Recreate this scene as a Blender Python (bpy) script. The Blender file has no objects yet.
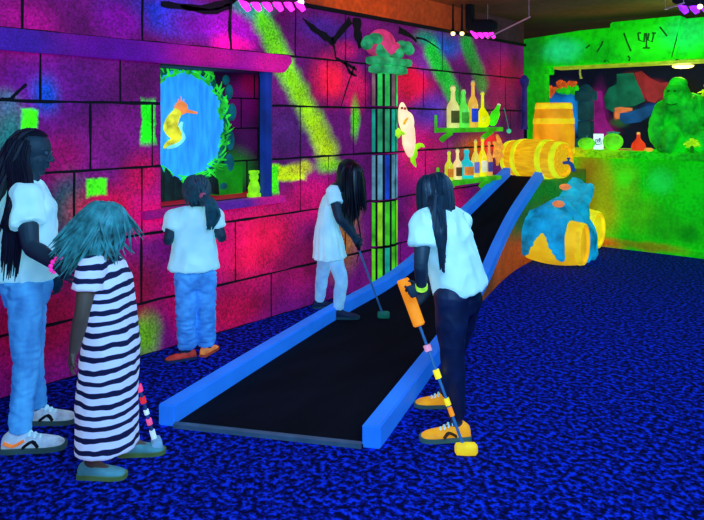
import bpy, bmesh, math, random
from mathutils import Vector, Matrix, noise
random.seed(7)
C = bpy.context.scene.collection
PI = math.pi
V = Vector
# ------------------------------------------------------------------ camera
H_CAM, F_PX, HZ = 1.5, 680.0, 119.0
YAW = math.radians(40.4)
RV = V((math.cos(YAW), math.sin(YAW), 0)); FV = V((-math.sin(YAW), math.cos(YAW), 0)); UP = V((0, 0, 1))
WX = -3.8
def at(px, py, d):
    return FV*d + RV*((px-352)/F_PX*d) + V((0, 0, H_CAM-(py-HZ)/F_PX*d))
def wall_yz(px, py, x=WX):
    k = (px-352)/F_PX
    d = x/(FV.x+RV.x*k)
    p = at(px, py, d); return (p.y, p.z)
def dirn(r, f, u=0.0):
    return (RV*r+FV*f+UP*u).normalized()
cam = bpy.data.cameras.new('camera'); co = bpy.data.objects.new('camera', cam); C.objects.link(co)
co.location = (0, 0, H_CAM); co.rotation_euler = (PI/2, 0, YAW)
cam.sensor_width = 36; cam.lens = F_PX/704*36; cam.shift_y = -(260-HZ)/704
bpy.context.scene.camera = co
bpy.context.scene.view_settings.view_transform = 'Standard'
bpy.context.scene.view_settings.look = 'None'
# ------------------------------------------------------------------ materials
def lin(c):
    def f(v):
        v /= 255.0
        return v/12.92 if v <= .04045 else ((v+.055)/1.055)**2.4
    return (f(c[0]), f(c[1]), f(c[2]), 1)
MATS = {}
def mat(name, rgb, em=0.0, emc=None, rough=.7, var=.25, scale=12, bump=0.0, bscale=60, stretch=None, metal=0.0):
    if name in MATS: return MATS[name]
    m = bpy.data.materials.new(name); m.use_nodes = True
    nt = m.node_tree; b = nt.nodes['Principled BSDF']; L = nt.links
    b.inputs['Roughness'].default_value = rough; b.inputs['Metallic'].default_value = metal
    tc = nt.nodes.new('ShaderNodeTexCoord'); src = tc.outputs['Object']
    if stretch:
        mp = nt.nodes.new('ShaderNodeMapping'); mp.inputs['Scale'].default_value = stretch
        L.new(src, mp.inputs[0]); src = mp.outputs[0]
    n = nt.nodes.new('ShaderNodeTexNoise'); n.inputs['Scale'].default_value = scale; n.inputs['Detail'].default_value = 4
    L.new(src, n.inputs['Vector'])
    c = lin(rgb)
    def ramp(c):
        cr = nt.nodes.new('ShaderNodeValToRGB')
        cr.color_ramp.elements[0].position = .3; cr.color_ramp.elements[1].position = .7
        cr.color_ramp.elements[0].color = (c[0]*(1-var), c[1]*(1-var), c[2]*(1-var), 1)
        cr.color_ramp.elements[1].color = (min(1, c[0]*(1+var)), min(1, c[1]*(1+var)), min(1, c[2]*(1+var)), 1)
        L.new(n.outputs['Fac'], cr.inputs[0]); return cr.outputs[0]
    o = ramp(c); L.new(o, b.inputs['Base Color'])
    if em > 0:
        e = o if emc is None else ramp(lin(emc))
        L.new(e, b.inputs['Emission Color']); b.inputs['Emission Strength'].default_value = em
    if bump > 0:
        n2 = nt.nodes.new('ShaderNodeTexNoise'); n2.inputs['Scale'].default_value = bscale; n2.inputs['Detail'].default_value = 3
        L.new(src, n2.inputs['Vector'])
        bp = nt.nodes.new('ShaderNodeBump'); bp.inputs['Strength'].default_value = bump; bp.inputs['Distance'].default_value = .02
        L.new(n2.outputs['Fac'], bp.inputs['Height']); L.new(bp.outputs[0], b.inputs['Normal'])
    MATS[name] = m; return m

def blob_mat(name, base, blobs, axes=(1, 2), em=.8, grain=.35, warp=.1, gscale=90, bump=.4, mott=.35, mscale=3.0):
    """airbrushed fluorescent mural paint, and light put into colour: soft colour spots laid over a base coat. blob = (u, v, ru, rv, rgb)"""
    m = bpy.data.materials.new(name); m.use_nodes = True
    nt = m.node_tree; N = nt.nodes; L = nt.links; b = N['Principled BSDF']; b.inputs['Roughness'].default_value = .85
    tc = N.new('ShaderNodeTexCoord')
    nz = N.new('ShaderNodeTexNoise'); nz.inputs['Scale'].default_value = 5; nz.inputs['Detail'].default_value = 3
    L.new(tc.outputs['Object'], nz.inputs['Vector'])
    s1 = N.new('ShaderNodeVectorMath'); s1.operation = 'SUBTRACT'; s1.inputs[1].default_value = (.5, .5, .5); L.new(nz.outputs['Color'], s1.inputs[0])
    s2 = N.new('ShaderNodeVectorMath'); s2.operation = 'SCALE'; s2.inputs['Scale'].default_value = warp; L.new(s1.outputs[0], s2.inputs[0])
    s3 = N.new('ShaderNodeVectorMath'); s3.operation = 'ADD'; L.new(tc.outputs['Object'], s3.inputs[0]); L.new(s2.outputs[0], s3.inputs[1])
    col = None
    for (u, v, ru, rv, rgb, *sq) in blobs:
        cen = [0, 0, 0]; sc = [0, 0, 0]
        cen[axes[0]] = u; cen[axes[1]] = v; sc[axes[0]] = 1/ru; sc[axes[1]] = 1/rv
        a = N.new('ShaderNodeVectorMath'); a.operation = 'SUBTRACT'; a.inputs[1].default_value = cen; L.new(s3.outputs[0], a.inputs[0])
        d = N.new('ShaderNodeVectorMath'); d.operation = 'MULTIPLY'; d.inputs[1].default_value = sc; L.new(a.outputs[0], d.inputs[0])
        l = N.new('ShaderNodeVectorMath'); l.operation = 'LENGTH'; L.new(d.outputs[0], l.inputs[0])
        r = N.new('ShaderNodeMapRange'); r.interpolation_type = 'SMOOTHSTEP'
        if sq:
            ab = N.new('ShaderNodeVectorMath'); ab.operation = 'ABSOLUTE'; L.new(d.outputs[0], ab.inputs[0])
            se = N.new('ShaderNodeSeparateXYZ'); L.new(ab.outputs[0], se.inputs[0])
            l = N.new('ShaderNodeMath'); l.operation = 'MAXIMUM'; L.new(se.outputs[axes[0]], l.inputs[0]); L.new(se.outputs[axes[1]], l.inputs[1])
        r.inputs['From Min'].default_value = .7 if sq else .25; r.inputs['From Max'].default_value = 1.15 if sq else 1.3; r.inputs['To Min'].default_value = 1; r.inputs['To Max'].default_value = 0
        L.new(l.outputs['Value'], r.inputs['Value'])
        mx = N.new('ShaderNodeMixRGB'); L.new(r.outputs[0], mx.inputs['Fac'])
        if col is None: mx.inputs['Color1'].default_value = lin(base)
        else: L.new(col, mx.inputs['Color1'])
        mx.inputs['Color2'].default_value = lin(rgb); col = mx.outputs[0]
    g = N.new('ShaderNodeTexNoise'); g.inputs['Scale'].default_value = gscale; g.inputs['Detail'].default_value = 2
    L.new(tc.outputs['Object'], g.inputs['Vector'])
    gr = N.new('ShaderNodeMapRange'); gr.inputs['From Min'].default_value = .3; gr.inputs['From Max'].default_value = .7
    gr.inputs['To Min'].default_value = 1-grain; gr.inputs['To Max'].default_value = 1+grain; L.new(g.outputs['Fac'], gr.inputs['Value'])
    g2 = N.new('ShaderNodeTexNoise'); g2.inputs['Scale'].default_value = mscale; g2.inputs['Detail'].default_value = 5; g2.inputs['Roughness'].default_value = .6
    L.new(tc.outputs['Object'], g2.inputs['Vector'])
    gm = N.new('ShaderNodeMapRange'); gm.inputs['From Min'].default_value = .3; gm.inputs['From Max'].default_value = .68
    gm.inputs['To Min'].default_value = 1-mott; gm.inputs['To Max'].default_value = 1+.25*mott; L.new(g2.outputs['Fac'], gm.inputs['Value'])
    gx = N.new('ShaderNodeMath'); gx.operation = 'MULTIPLY'; L.new(gr.outputs[0], gx.inputs[0]); L.new(gm.outputs[0], gx.inputs[1])
    sx = N.new('ShaderNodeVectorMath'); sx.operation = 'SCALE'; L.new(col, sx.inputs[0]); L.new(gx.outputs[0], sx.inputs['Scale'])
    L.new(sx.outputs[0], b.inputs['Base Color']); L.new(sx.outputs[0], b.inputs['Emission Color']); b.inputs['Emission Strength'].default_value = em
    bp = N.new('ShaderNodeBump'); bp.inputs['Strength'].default_value = bump; bp.inputs['Distance'].default_value = .01
    L.new(g.outputs['Fac'], bp.inputs['Height']); L.new(bp.outputs[0], b.inputs['Normal'])
    return m
# ------------------------------------------------------------------ mesh helpers
def new(): return bmesh.new()
def perp(d):
    d = d.normalized(); a = V((0, 0, 1)) if abs(d.z) < .9 else V((1, 0, 0))
    u = d.cross(a).normalized(); return u, d.cross(u).normalized()
def rings(bm, rs, close=True):
    vs = [[bm.verts.new(p) for p in r] for r in rs]
    n = len(rs[0])
    for a, b in zip(vs, vs[1:]):
        for i in range(n):
            j = (i+1) % n
            bm.faces.new((a[i], a[j], b[j], b[i]))
    if close:
        bm.faces.new(list(reversed(vs[0]))); bm.faces.new(vs[-1])
    return vs
def loft(bm, secs, n=24, e=2.3, close=True, wave=0, wn=0):
    """secs: (centre, u axis vec, v axis vec)  superellipse rings"""
    rs = []
    for c, u, v in secs:
        r = []
        for i in range(n):
            t = 2*PI*i/n; ct, st = math.cos(t), math.sin(t)
            k = 1+wave*math.sin(wn*t) if wn else 1
            r.append(c+u*(k*math.copysign(abs(ct)**(2/e), ct))+v*(k*math.copysign(abs(st)**(2/e), st)))
        rs.append(r)
    return rings(bm, rs, close)
def smooth_path(pts, rad=None, sub=4):
    P = [V(p) for p in pts]; n = len(P); out = []; ro = []
    for i in range(n-1):
        p0 = P[max(i-1, 0)]; p1 = P[i]; p2 = P[i+1]; p3 = P[min(i+2, n-1)]
        for k in range(sub):
            t = k/sub
            out.append(.5*((2*p1)+(p2-p0)*t+(2*p0-5*p1+4*p2-p3)*t*t+(3*p1-p0-3*p2+p3)*t**3))
            if rad: ro.append(rad[i]+(rad[i+1]-rad[i])*t)
    out.append(P[-1]); 
    if rad: ro.append(rad[-1])
    return out, ro
def tube(bm, pts, rad, n=8, sub=1, flat=1.0):
    pts = [V(p) for p in pts]
    if not isinstance(rad, (list, tuple)): rad = [rad]*len(pts)
    if sub > 1: pts, rad = smooth_path(pts, list(rad), sub)
    u = None; rs = []
    for i, p in enumerate(pts):
        d = (pts[min(i+1, len(pts)-1)]-pts[max(i-1, 0)])
        if d.length < 1e-7: d = V((0, 0, 1))
        d.normalize()
        if u is None: u, v = perp(d)
        else:
            u = (u-d*u.dot(d)); u = u.normalized() if u.length > 1e-6 else perp(d)[0]; v = d.cross(u)
        rs.append([p+u*(rad[i]*math.cos(2*PI*k/n))+v*(rad[i]*flat*math.sin(2*PI*k/n)) for k in range(n)])
    rings(bm, rs)
def ell(bm, c, r, M=None, seg=16, rg=10):
    r = V(r) if isinstance(r, (list, tuple, Vector)) else V((r, r, r))
    X = Matrix.Translation(V(c)) @ (M.to_4x4() if M else Matrix.Identity(4)) @ Matrix.Diagonal((r.x, r.y, r.z, 1))
    bmesh.ops.create_uvsphere(bm, u_segments=seg, v_segments=rg, radius=1, matrix=X)
def limb(bm, pts, rad, n=16, sub=4):
    tube(bm, pts, rad, n, sub)
    ell(bm, pts[0], rad[0]*.99); ell(bm, pts[-1], rad[-1]*.99)
def box(bm, lo, hi, bev=0.0):
    lo = V(lo); hi = V(hi)
    g = bmesh.ops.create_cube(bm, size=1, matrix=Matrix.Translation((lo+hi)/2) @ Matrix.Diagonal((*(hi-lo), 1)))
    if bev > 0:
        es = list({e for v in g['verts'] for e in v.link_edges})
        bmesh.ops.bevel(bm, geom=es, offset=bev, segments=2, affect='EDGES', profile=.6)
def lathe(bm, prof, c=(0, 0, 0), M=None, n=24):
    c = V(c); rs = []
    for r, z in prof:
        ring = []
        for k in range(n):
            p = V((max(r, 1e-4)*math.cos(2*PI*k/n), max(r, 1e-4)*math.sin(2*PI*k/n), z))
            ring.append(c+(M @ p if M else p))
        rs.append(ring)
    rings(bm, rs)
def prism(bm, poly, x0, x1, axis='x'):
    """poly in (a,b) plane extruded along axis"""
    def mk(a, b, x): return V((x, a, b)) if axis == 'x' else (V((a, x, b)) if axis == 'y' else V((a, b, x)))
    A = [bm.verts.new(mk(a, b, x0)) for a, b in poly]; B = [bm.verts.new(mk(a, b, x1)) for a, b in poly]
    n = len(poly)
    bm.faces.new(A); bm.faces.new(list(reversed(B)))
    for i in range(n): bm.faces.new((A[i], B[i], B[(i+1) % n], A[(i+1) % n]))
def finish(bm):
    bmesh.ops.recalc_face_normals(bm, faces=bm.faces)
def obj(name, bm, m, parent=None, smooth=True):
    finish(bm)
    me = bpy.data.meshes.new(name); bm.to_mesh(me); bm.free()
    ms = m if isinstance(m, (list, tuple)) else [m]
    for k in ms: me.materials.append(k)
    if smooth:
        for p in me.polygons: p.use_smooth = True
        try: me.set_sharp_from_angle(angle=math.radians(40))
        except Exception: pass
    o = bpy.data.objects.new(name, me); C.objects.link(o)
    if parent is not None: 
        o.parent = parent
        r = parent
        base = V((0, 0, 0))
        while r is not None:
            base += r.location; r = r.parent
        me.transform(Matrix.Translation(-base))
    return o
def thing(name, label, cat, loc, group=None):
    o = bpy.data.objects.new(name, None); C.objects.link(o); o.location = loc; o.empty_display_size = .05
    o['label'] = label; o['category'] = cat
    if group: o['group'] = group
    return o
def tag(o, label, cat, group=None):
    o['label'] = label; o['category'] = cat
    if group: o['group'] = group
    return o
def struct(name, bm, m, smooth=False):
    o = obj(name, bm, m, None, smooth); o['kind'] = 'structure'; return o
def baked(name, bm, m, parent, voxel, sm=4, wr=None):
    """voxel-union of the overlapping closed pieces into one continuous skin, then smoothing and cloth folds"""
    finish(bm)
    me = bpy.data.meshes.new(name+'_raw'); bm.to_mesh(me); bm.free()
    t = bpy.data.objects.new(name+'_raw', me); C.objects.link(t)
    r = t.modifiers.new('r', 'REMESH'); r.mode = 'VOXEL'; r.voxel_size = voxel; r.use_smooth_shade = True
    if sm:
        s = t.modifiers.new('s', 'SMOOTH'); s.factor = .5; s.iterations = sm
    dg = bpy.context.evaluated_depsgraph_get()
    out = bpy.data.meshes.new_from_object(t.evaluated_get(dg)); out.name = name
    bpy.data.objects.remove(t); bpy.data.meshes.remove(me)
    if wr:
        amp, fr = wr
        ns = [v.normal.copy() for v in out.vertices]
        for v, nn in zip(out.vertices, ns):
            p = V((v.co.x*fr[0], v.co.y*fr[1], v.co.z*fr[2]))
            k = noise.noise(p)+.5*noise.noise(p*2.1)
            v.co += nn*(amp*(1-2*abs(k)))
    out.materials.clear()
    for k in (m if isinstance(m, (list, tuple)) else [m]): out.materials.append(k)
    for p in out.polygons: p.use_smooth = True
    o = bpy.data.objects.new(name, out); C.objects.link(o)
    if parent is not None:
        o.parent = parent; out.transform(Matrix.Translation(-V(parent.location)))
    return o

# ================================================================== SETTING
# ---- floor carpet
def carpet_mat():
    m = bpy.data.materials.new('blue_fleck_carpet'); m.use_nodes = True
    nt = m.node_tree; N = nt.nodes; L = nt.links; b = N['Principled BSDF']; b.inputs['Roughness'].default_value = 1
    b.inputs['Specular IOR Level'].default_value = .1
    tc = N.new('ShaderNodeTexCoord')
    n = N.new('ShaderNodeTexNoise'); n.inputs['Scale'].default_value = 36; n.inputs['Detail'].default_value = 2; n.inputs['Roughness'].default_value = .6
    L.new(tc.outputs['Object'], n.inputs['Vector'])
    cr = N.new('ShaderNodeValToRGB'); e = cr.color_ramp.elements
    e[0].position = .40; e[0].color = lin((2, 5, 50)); e[1].position = .63; e[1].color = lin((18, 58, 228))
    k = cr.color_ramp.elements.new(.5); k.color = lin((5, 18, 112))
    L.new(n.outputs['Fac'], cr.inputs[0]); L.new(cr.outputs[0], b.inputs['Base Color'])
    L.new(cr.outputs[0], b.inputs['Emission Color']); b.inputs['Emission Strength'].default_value = .10
    bp = N.new('ShaderNodeBump'); bp.inputs['Strength'].default_value = .8; bp.inputs['Distance'].default_value = .02
    L.new(n.outputs['Fac'], bp.inputs['Height']); L.new(bp.outputs[0], b.inputs['Normal'])
    return m
bm = new(); box(bm, (-5.1, -1.0, -.1), (3.2, 9.75, 0)); struct('floor', bm, carpet_mat())
CEIL = 2.68
bm = new(); box(bm, (-5.1, -1.0, CEIL), (3.2, 9.75, CEIL+.1))
struct('ceiling', bm, blob_mat('brown_ceiling', (40, 26, 16), [(-3.3, 4.6, 1.6, 1.6, (150, 62, 14)), (-3.0, 6.6, 1.0, .9, (60, 34, 34)), (-2.2, 5.4, .9, .7, (16, 40, 8)), (-2.3, 7.4, 1.2, .5, (84, 36, 24)), (-3.2, 3.0, .8, .6, (70, 20, 50))], axes=(0, 1), em=.5, grain=.25, gscale=12, mott=.4, mscale=1.5))  # warm light on the brown ceiling put into its colour as glowing patches
# ---- left wall with painted blocks
WTOP = 2.4
NY0, NY1, NZ0, NZ1 = 2.55, 3.50, .915, 1.86      # niche opening
WB = []
def wb(px, py, rx, ry, rgb, *sq):
    y, z = wall_yz(px, py); y2, _ = wall_yz(px+rx, py); y1, _ = wall_yz(px-rx, py); _, z1 = wall_yz(px, py-ry)
    WB.append((y, z, (y2-y1)/2, abs(z1-z), rgb, *sq))
for a in [(20, 30, 45, 40, (150, 0, 110)), (60, 90, 60, 40, (95, 10, 120)), (15, 85, 25, 25, (90, 10, 130)), (45, 95, 18, 22, (15, 60, 165)),
          (5, 130, 22, 40, (0, 105, 100)), (2, 100, 14, 14, (0, 110, 130)), (100, 150, 50, 40, (120, 15, 115)), (60, 160, 30, 30, (140, 0, 90)), (140, 175, 24, 26, (175, 0, 70)),
          (70, 210, 26, 40, (15, 72, 78)), (105, 215, 40, 35, (190, 0, 55)), (150, 215, 26, 25, (190, 0, 90)),
          (165, 15, 60, 22, (30, 50, 190)), (205, 25, 40, 18, (115, 5, 150)), (120, 20, 30, 25, (110, 0, 130)), (235, 30, 30, 20, (150, 0, 160)), (232, 44, 22, 12, (225, 0, 140)),
          (285, 130, 30, 35, (80, 25, 105)), (285, 85, 26, 26, (110, 20, 110)), (330, 80, 22, 28, (225, 15, 70)), (355, 90, 14, 24, (225, 10, 90)), (325, 30, 34, 14, (70, 25, 130)),
          (345, 50, 14, 10, (190, 10, 100)),
          (310, 200, 32, 28, (195, 0, 95)), (255, 245, 48, 45, (248, 8, 72)), (215, 230, 34, 40, (215, 0, 90)), (300, 265, 36, 34, (128, 0, 70)),
          (40, 320, 80, 55, (120, 0, 45)), (125, 300, 45, 50, (150, 0, 50)), (230, 310, 50, 30, (170, 0, 60)), (190, 290, 30, 40, (180, 0, 75)),
          (145, 335, 17, 26, (90, 150, 15)), (340, 240, 22, 40, (150, 90, 45)), (350, 200, 14, 26, (165, 130, 30)),
          (410, 85, 26, 24, (215, 0, 62)), (425, 60, 16, 18, (110, 30, 130)), (445, 45, 20, 14, (30, 70, 165)), (505, 80, 26, 28, (150, 0, 62)),
          (432, 115, 22, 24, (80, 40, 160)), (420, 155, 30, 34, (195, 0, 100)), (440, 205, 30, 28, (185, 0, 80)), (475, 150, 24, 20, (165, 70, 20)), (490, 142, 14, 10, (210, 30, 40)),
          (470, 112, 26, 16, (105, 80, 70)), (515, 115, 16, 35, (62, 8, 70)), (500, 100, 18, 20, (120, 10, 70)),
          (252, 6, 24, 14, (40, 170, 160)), (287, 173, 19, 9, (205, 235, 0), 1), (272, 180, 6, 15, (70, 240, 0), 1), (300, 168, 14, 8, (180, 180, 30)),
          (28, 119, 9, 9, (60, 250, 0), 1), (97, 187, 10, 9, (70, 245, 10), 1), (148, 122, 8, 23, (25, 245, 10), 1), (355, 118, 5, 22, (90, 210, 20)),
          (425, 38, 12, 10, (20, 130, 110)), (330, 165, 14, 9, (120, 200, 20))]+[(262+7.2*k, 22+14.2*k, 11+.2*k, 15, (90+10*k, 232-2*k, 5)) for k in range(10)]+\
         [(432+4.6*k, 52+9*k, 9, 12, (14+4*k, 195-6*k, 50)) for k in range(7)]+[(466+4*k, 44+10*k, 7, 12, (20+12*k, 150-8*k, 50)) for k in range(5)]+[(410, 80, 14, 14, (230, 0, 60)), (332, 82, 12, 16, (250, 20, 60))]:  # diagonal green streaks: light beams put into the wall colour
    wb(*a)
for y, z, ry, rz, c in [(1.15, 1.8, .5, .5, (130, 0, 120)), (1.0, .9, .5, .6, (60, 20, 120)), (.2, 1.3, .6, .9, (120, 0, 90))]: WB.append((y, z, ry, rz, c))
wall_paint = blob_mat('airbrushed_wall_with_beams', (96, 6, 96), WB, em=.9, grain=.5, warp=.09, gscale=75, mott=.58, mscale=2.6)
dark = mat('black_paint', (6, 4, 16), rough=.9, var=.3)
bm = new()
T = .12
def wall_box(y0, z0, y1, z1): box(bm, (WX-T, y0, z0), (WX, y1, z1))
wall_box(-1, 0, NY0, WTOP); wall_box(NY1, 0, 7.72, WTOP); wall_box(NY0, 0, NY1, NZ0); wall_box(NY0, NZ1, NY1, WTOP)
nb = len(bm.faces)
# blocks, as raised faces with open joints
rows = [(0, .335), (.335, .77), (.77, 1.195), (1.195, 1.6), (1.6, 1.99), (1.99, 2.40)]
def yj(px): return wall_yz(px, 200)[0]
joints = [[yj(110), yj(271), yj(400), yj(480)], [yj(20), yj(141), yj(235), yj(345), yj(440)], [yj(74), yj(141.5), yj(300), yj(328), yj(425), yj(505)],
          [yj(90), yj(152), yj(300), yj(353), yj(447), yj(510)], [yj(40), yj(120), yj(327), yj(365), yj(423), yj(459), yj(505)],
          [yj(22), yj(142), yj(230.5), yj(295), yj(345), yj(442), yj(500)]]
def sub_rect(r, h):
    y0, z0, y1, z1 = r; a0, b0, a1, b1 = h
    if y1 <= a0 or y0 >= a1 or z1 <= b0 or z0 >= b1: return [r]
    o = []
    if y0 < a0: o.append((y0, z0, a0, z1))
    if y1 > a1: o.append((a1, z0, y1, z1))
    m0, m1 = max(y0, a0), min(y1, a1)
    if z0 < b0: o.append((m0, z0, m1, b0))
    if z1 > b1: o.append((m0, b1, m1, z1))
    return o
G = .009; PB = .006
bb = new()
for (z0, z1), js in zip(rows, joints):
    ys = [-1.0, -.35, .3, .85]+[j for j in js if j > 1.0]+[7.71]
    ys = sorted(ys)
    for a, b in zip(ys, ys[1:]):
        for (y0, c0, y1, c1) in sub_rect((a+G, z0+G, b-G, z1-G), (NY0-.003, NZ0-.003, NY1+.003, NZ1+.003)):
            if y1-y0 < .03 or c1-c0 < .03: continue
            # ragged hewn outline
            pts = []
            def edge(p, q):
                n = max(2, int((V((*q, 0))-V((*p, 0))).length/.11))
                for i in range(n):
                    t = i/n
                    jit = 0 if i == 0 else random.uniform(-.004, .004)
                    dx, dz = q[0]-p[0], q[1]-p[1]; l = math.hypot(dx, dz)
                    pts.append((p[0]+dx*t-dz/l*jit, p[1]+dz*t+dx/l*jit))
            edge((y0, c0), (y1, c0)); edge((y1, c0), (y1, c1)); edge((y1, c1), (y0, c1)); edge((y0, c1), (y0, c0))
            prism(bb, pts, WX-.002, WX+PB)
bmesh.ops.recalc_face_normals(bb, faces=bb.faces)
for f in bb.faces: f.material_index = 1
# cracks painted black across the blocks
def strip(bmx, pts, ws, x, mi):
    n = len(pts); A = []; B = []
    for i, (y, z) in enumerate(pts):
        y0, z0 = pts[max(i-1, 0)]; y1, z1 = pts[min(i+1, n-1)]
        dx, dz = y1-y0, z1-z0; l = math.hypot(dx, dz) or 1
        A.append(bmx.verts.new((x, y-dz/l*ws[i], z+dx/l*ws[i]))); B.append(bmx.verts.new((x, y+dz/l*ws[i], z-dx/l*ws[i])))
    for i in range(n-1):
        f = bmx.faces.new((A[i], A[i+1], B[i+1], B[i])); f.material_index = mi
def crack(px, w):
    P = [V((*wall_yz(*p), 0)) for p in px]; P, W = smooth_path(P, w, 4)
    strip(bb, [(p.x, p.y) for p in P], [k*random.uniform(.75, 1.25) for k in W], WX+PB+.002, 0)
crack([(302, 18), (312, 28), (322, 35), (332, 42)], [.004, .03, .03, .035]); crack([(332, 42), (340, 32), (350, 20)], [.03, .028, .04])
crack([(332, 42), (334, 50), (335, 58)], [.02, .012, .008]); crack([(335, 58), (346, 64), (356, 70)], [.01, .02, .012])
crack([(354, 66), (348, 82), (340, 108)], [.012, .008, .006]); crack([(344, 62), (349, 72), (356, 76)], [.008, .016, .008])
crack([(356, 18), (357, 34), (360, 48)], [.05, .05, .03]); crack([(160, 4), (200, 8), (228, 2), (240, -6)], [.02, .022, .03, .01])
crack([(180, 6), (210, 12), (229, 6)], [.01, .02, .02]); crack([(0, 99), (10, 99), (14, 95), (26, 84)], [.008, .009, .009, .008])
crack([(415, 38), (425, 40), (440, 50)], [.012, .01, .004])
crack([(398, 30), (410, 36), (416, 42)], [.03, .026, .012]); crack([(346, 232), (356, 214), (368, 200)], [.006, .01, .008]); crack([(356, 214), (360, 240), (356, 262)], [.008, .01, .006])
crack([(230, 4), (229, 30), (231, 50)], [.018, .014, .008])
tmp = bpy.data.meshes.new('t'); bb.to_mesh(tmp); bb.free(); bm.from_mesh(tmp); bpy.data.meshes.remove(tmp)
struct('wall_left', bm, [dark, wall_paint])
# bulkhead strip above painted wall, orange light put into its colour
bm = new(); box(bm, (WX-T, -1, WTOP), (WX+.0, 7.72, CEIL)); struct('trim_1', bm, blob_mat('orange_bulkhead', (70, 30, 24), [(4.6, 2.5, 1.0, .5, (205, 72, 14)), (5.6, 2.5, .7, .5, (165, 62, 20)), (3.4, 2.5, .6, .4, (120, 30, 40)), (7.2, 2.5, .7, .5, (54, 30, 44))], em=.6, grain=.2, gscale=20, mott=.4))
bm = new(); box(bm, (-5.1, 7.73, 0), (-3.93, 7.83, CEIL)); box(bm, (-5.1, 7.83, 0), (-5.0, 9.7, CEIL)); struct('trim_7', bm, mat('dark_corner', (30, 14, 50), em=.2))
bm = new(); box(bm, (WX-.002, -1, WTOP-.012), (WX+.03, 7.72, WTOP+.02)); struct('trim_2', bm, dark)
# ---- niche (window into the seascape)
NX = -4.2
bm = new()
box(bm, (NX-.05, NY0-.3, NZ0-.2), (NX, NY1+.62, NZ1+.2)); nf = len(bm.faces)
for (ya, za, yb_, zb_) in [(3.3, 1.16, 4.1, 1.172), (3.3, 1.42, 4.1, 1.432), (3.3, 1.66, 4.1, 1.672), (3.62, .9, 3.632, 1.16), (3.74, 1.17, 3.752, 1.42), (3.56, 1.43, 3.572, 1.66), (3.86, 1.43, 3.872, 1.66), (3.7, 1.67, 3.712, 1.9)]: box(bm, (NX-.001, ya, za), (NX+.003, yb_, zb_))
bm.faces.ensure_lookup_table()
for f in bm.faces[nf:]: f.material_index = 1
NB = []
def nbk(px, py, rx, ry, rgb):
    y, z = wall_yz(px, py, NX); y2, _ = wall_yz(px+rx, py, NX); _, z1 = wall_yz(px, py-ry, NX)
    NB.append((y, z, abs(y2-y), abs(z1-z), rgb))
for a in [(245, 100, 20, 25, (90, 0, 80)), (250, 140, 16, 22, (60, 10, 70)), (235, 170, 22, 22, (20, 110, 20)), (250, 85, 12, 12, (110, 0, 60)), (222, 190, 16, 10, (20, 140, 10)), (238, 120, 12, 14, (70, 0, 70))]: nbk(*a)
niche_paint = blob_mat('niche_paint', (26, 6, 40), NB, em=.8, grain=.4, warp=.05)
o = struct('window_1', bm, [niche_paint, dark])
bm = new()
box(bm, (NX, NY0-.06, NZ0-.2), (WX-T, NY0, NZ1+.2)); box(bm, (NX, NY1+.56, NZ0-.2), (WX-T, NY1+.62, NZ1+.2))
box(bm, (NX, NY0, NZ1), (WX-T, NY1+.56, NZ1+.06))
struct('trim_3', bm, mat('niche_side', (40, 8, 70), em=.25))
bm = new(); box(bm, (NX, NY0-.002, NZ0-.05), (WX-T-.002, NY1+.56, NZ0)); box(bm, (WX-T, NY0+.001, NZ0-.05), (WX-.002, NY1-.001, NZ0)); struct('trim_4', bm, mat('niche_ledge_red', (170, 8, 40), em=.45))
# lintel, sill, blue post
lint = blob_mat('purple_lintel_paint', (120, 0, 130), [(2.2, 1.9, .4, .15, (90, 0, 140)), (2.9, 1.93, .35, .1, (170, 0, 120)), (3.5, 1.9, .3, .15, (200, 10, 130)), (1.6, 1.9, .35, .2, (60, 20, 140))], em=.7, grain=.35, warp=.08)
bm = new(); prism(bm, [(1.5, 1.868), (3.60, 1.852), (3.68, 1.94), (3.66, 1.985), (1.5, 1.985)], WX+.0, WX+.075)
bmesh.ops.bevel(bm, geom=bm.edges[:], offset=.008, segments=2, affect='EDGES'); struct('trim_5', bm, lint)
bm = new(); box(bm, (WX-.05, 2.40, .865), (WX+.06, 3.62, .918), .008); struct('trim_6', bm, blob_mat('sill_paint', (120, 20, 130), [(2.5, .9, .3, .2, (150, 0, 110)), (3.1, .9, .3, .2, (90, 30, 140)), (3.5, .9, .2, .2, (190, 10, 120))], em=.7))
bm = new()
for k in range(1):
    loft(bm, [(V((WX-.02, 3.487, z)), V((.045, 0, 0)), V((0, .036 if .93 < z < 1.83 else .042, 0))) for z in (.918, .94, .96, 1.2, 1.5, 1.8, 1.83, 1.852)], n=16, e=3)
o = obj('pilaster', bm, mat('pilaster_blue', (10, 44, 130), em=.42, var=.5, scale=4), None); tag(o, 'slim dark blue post on the right edge of the wall niche', 'post')
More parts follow.
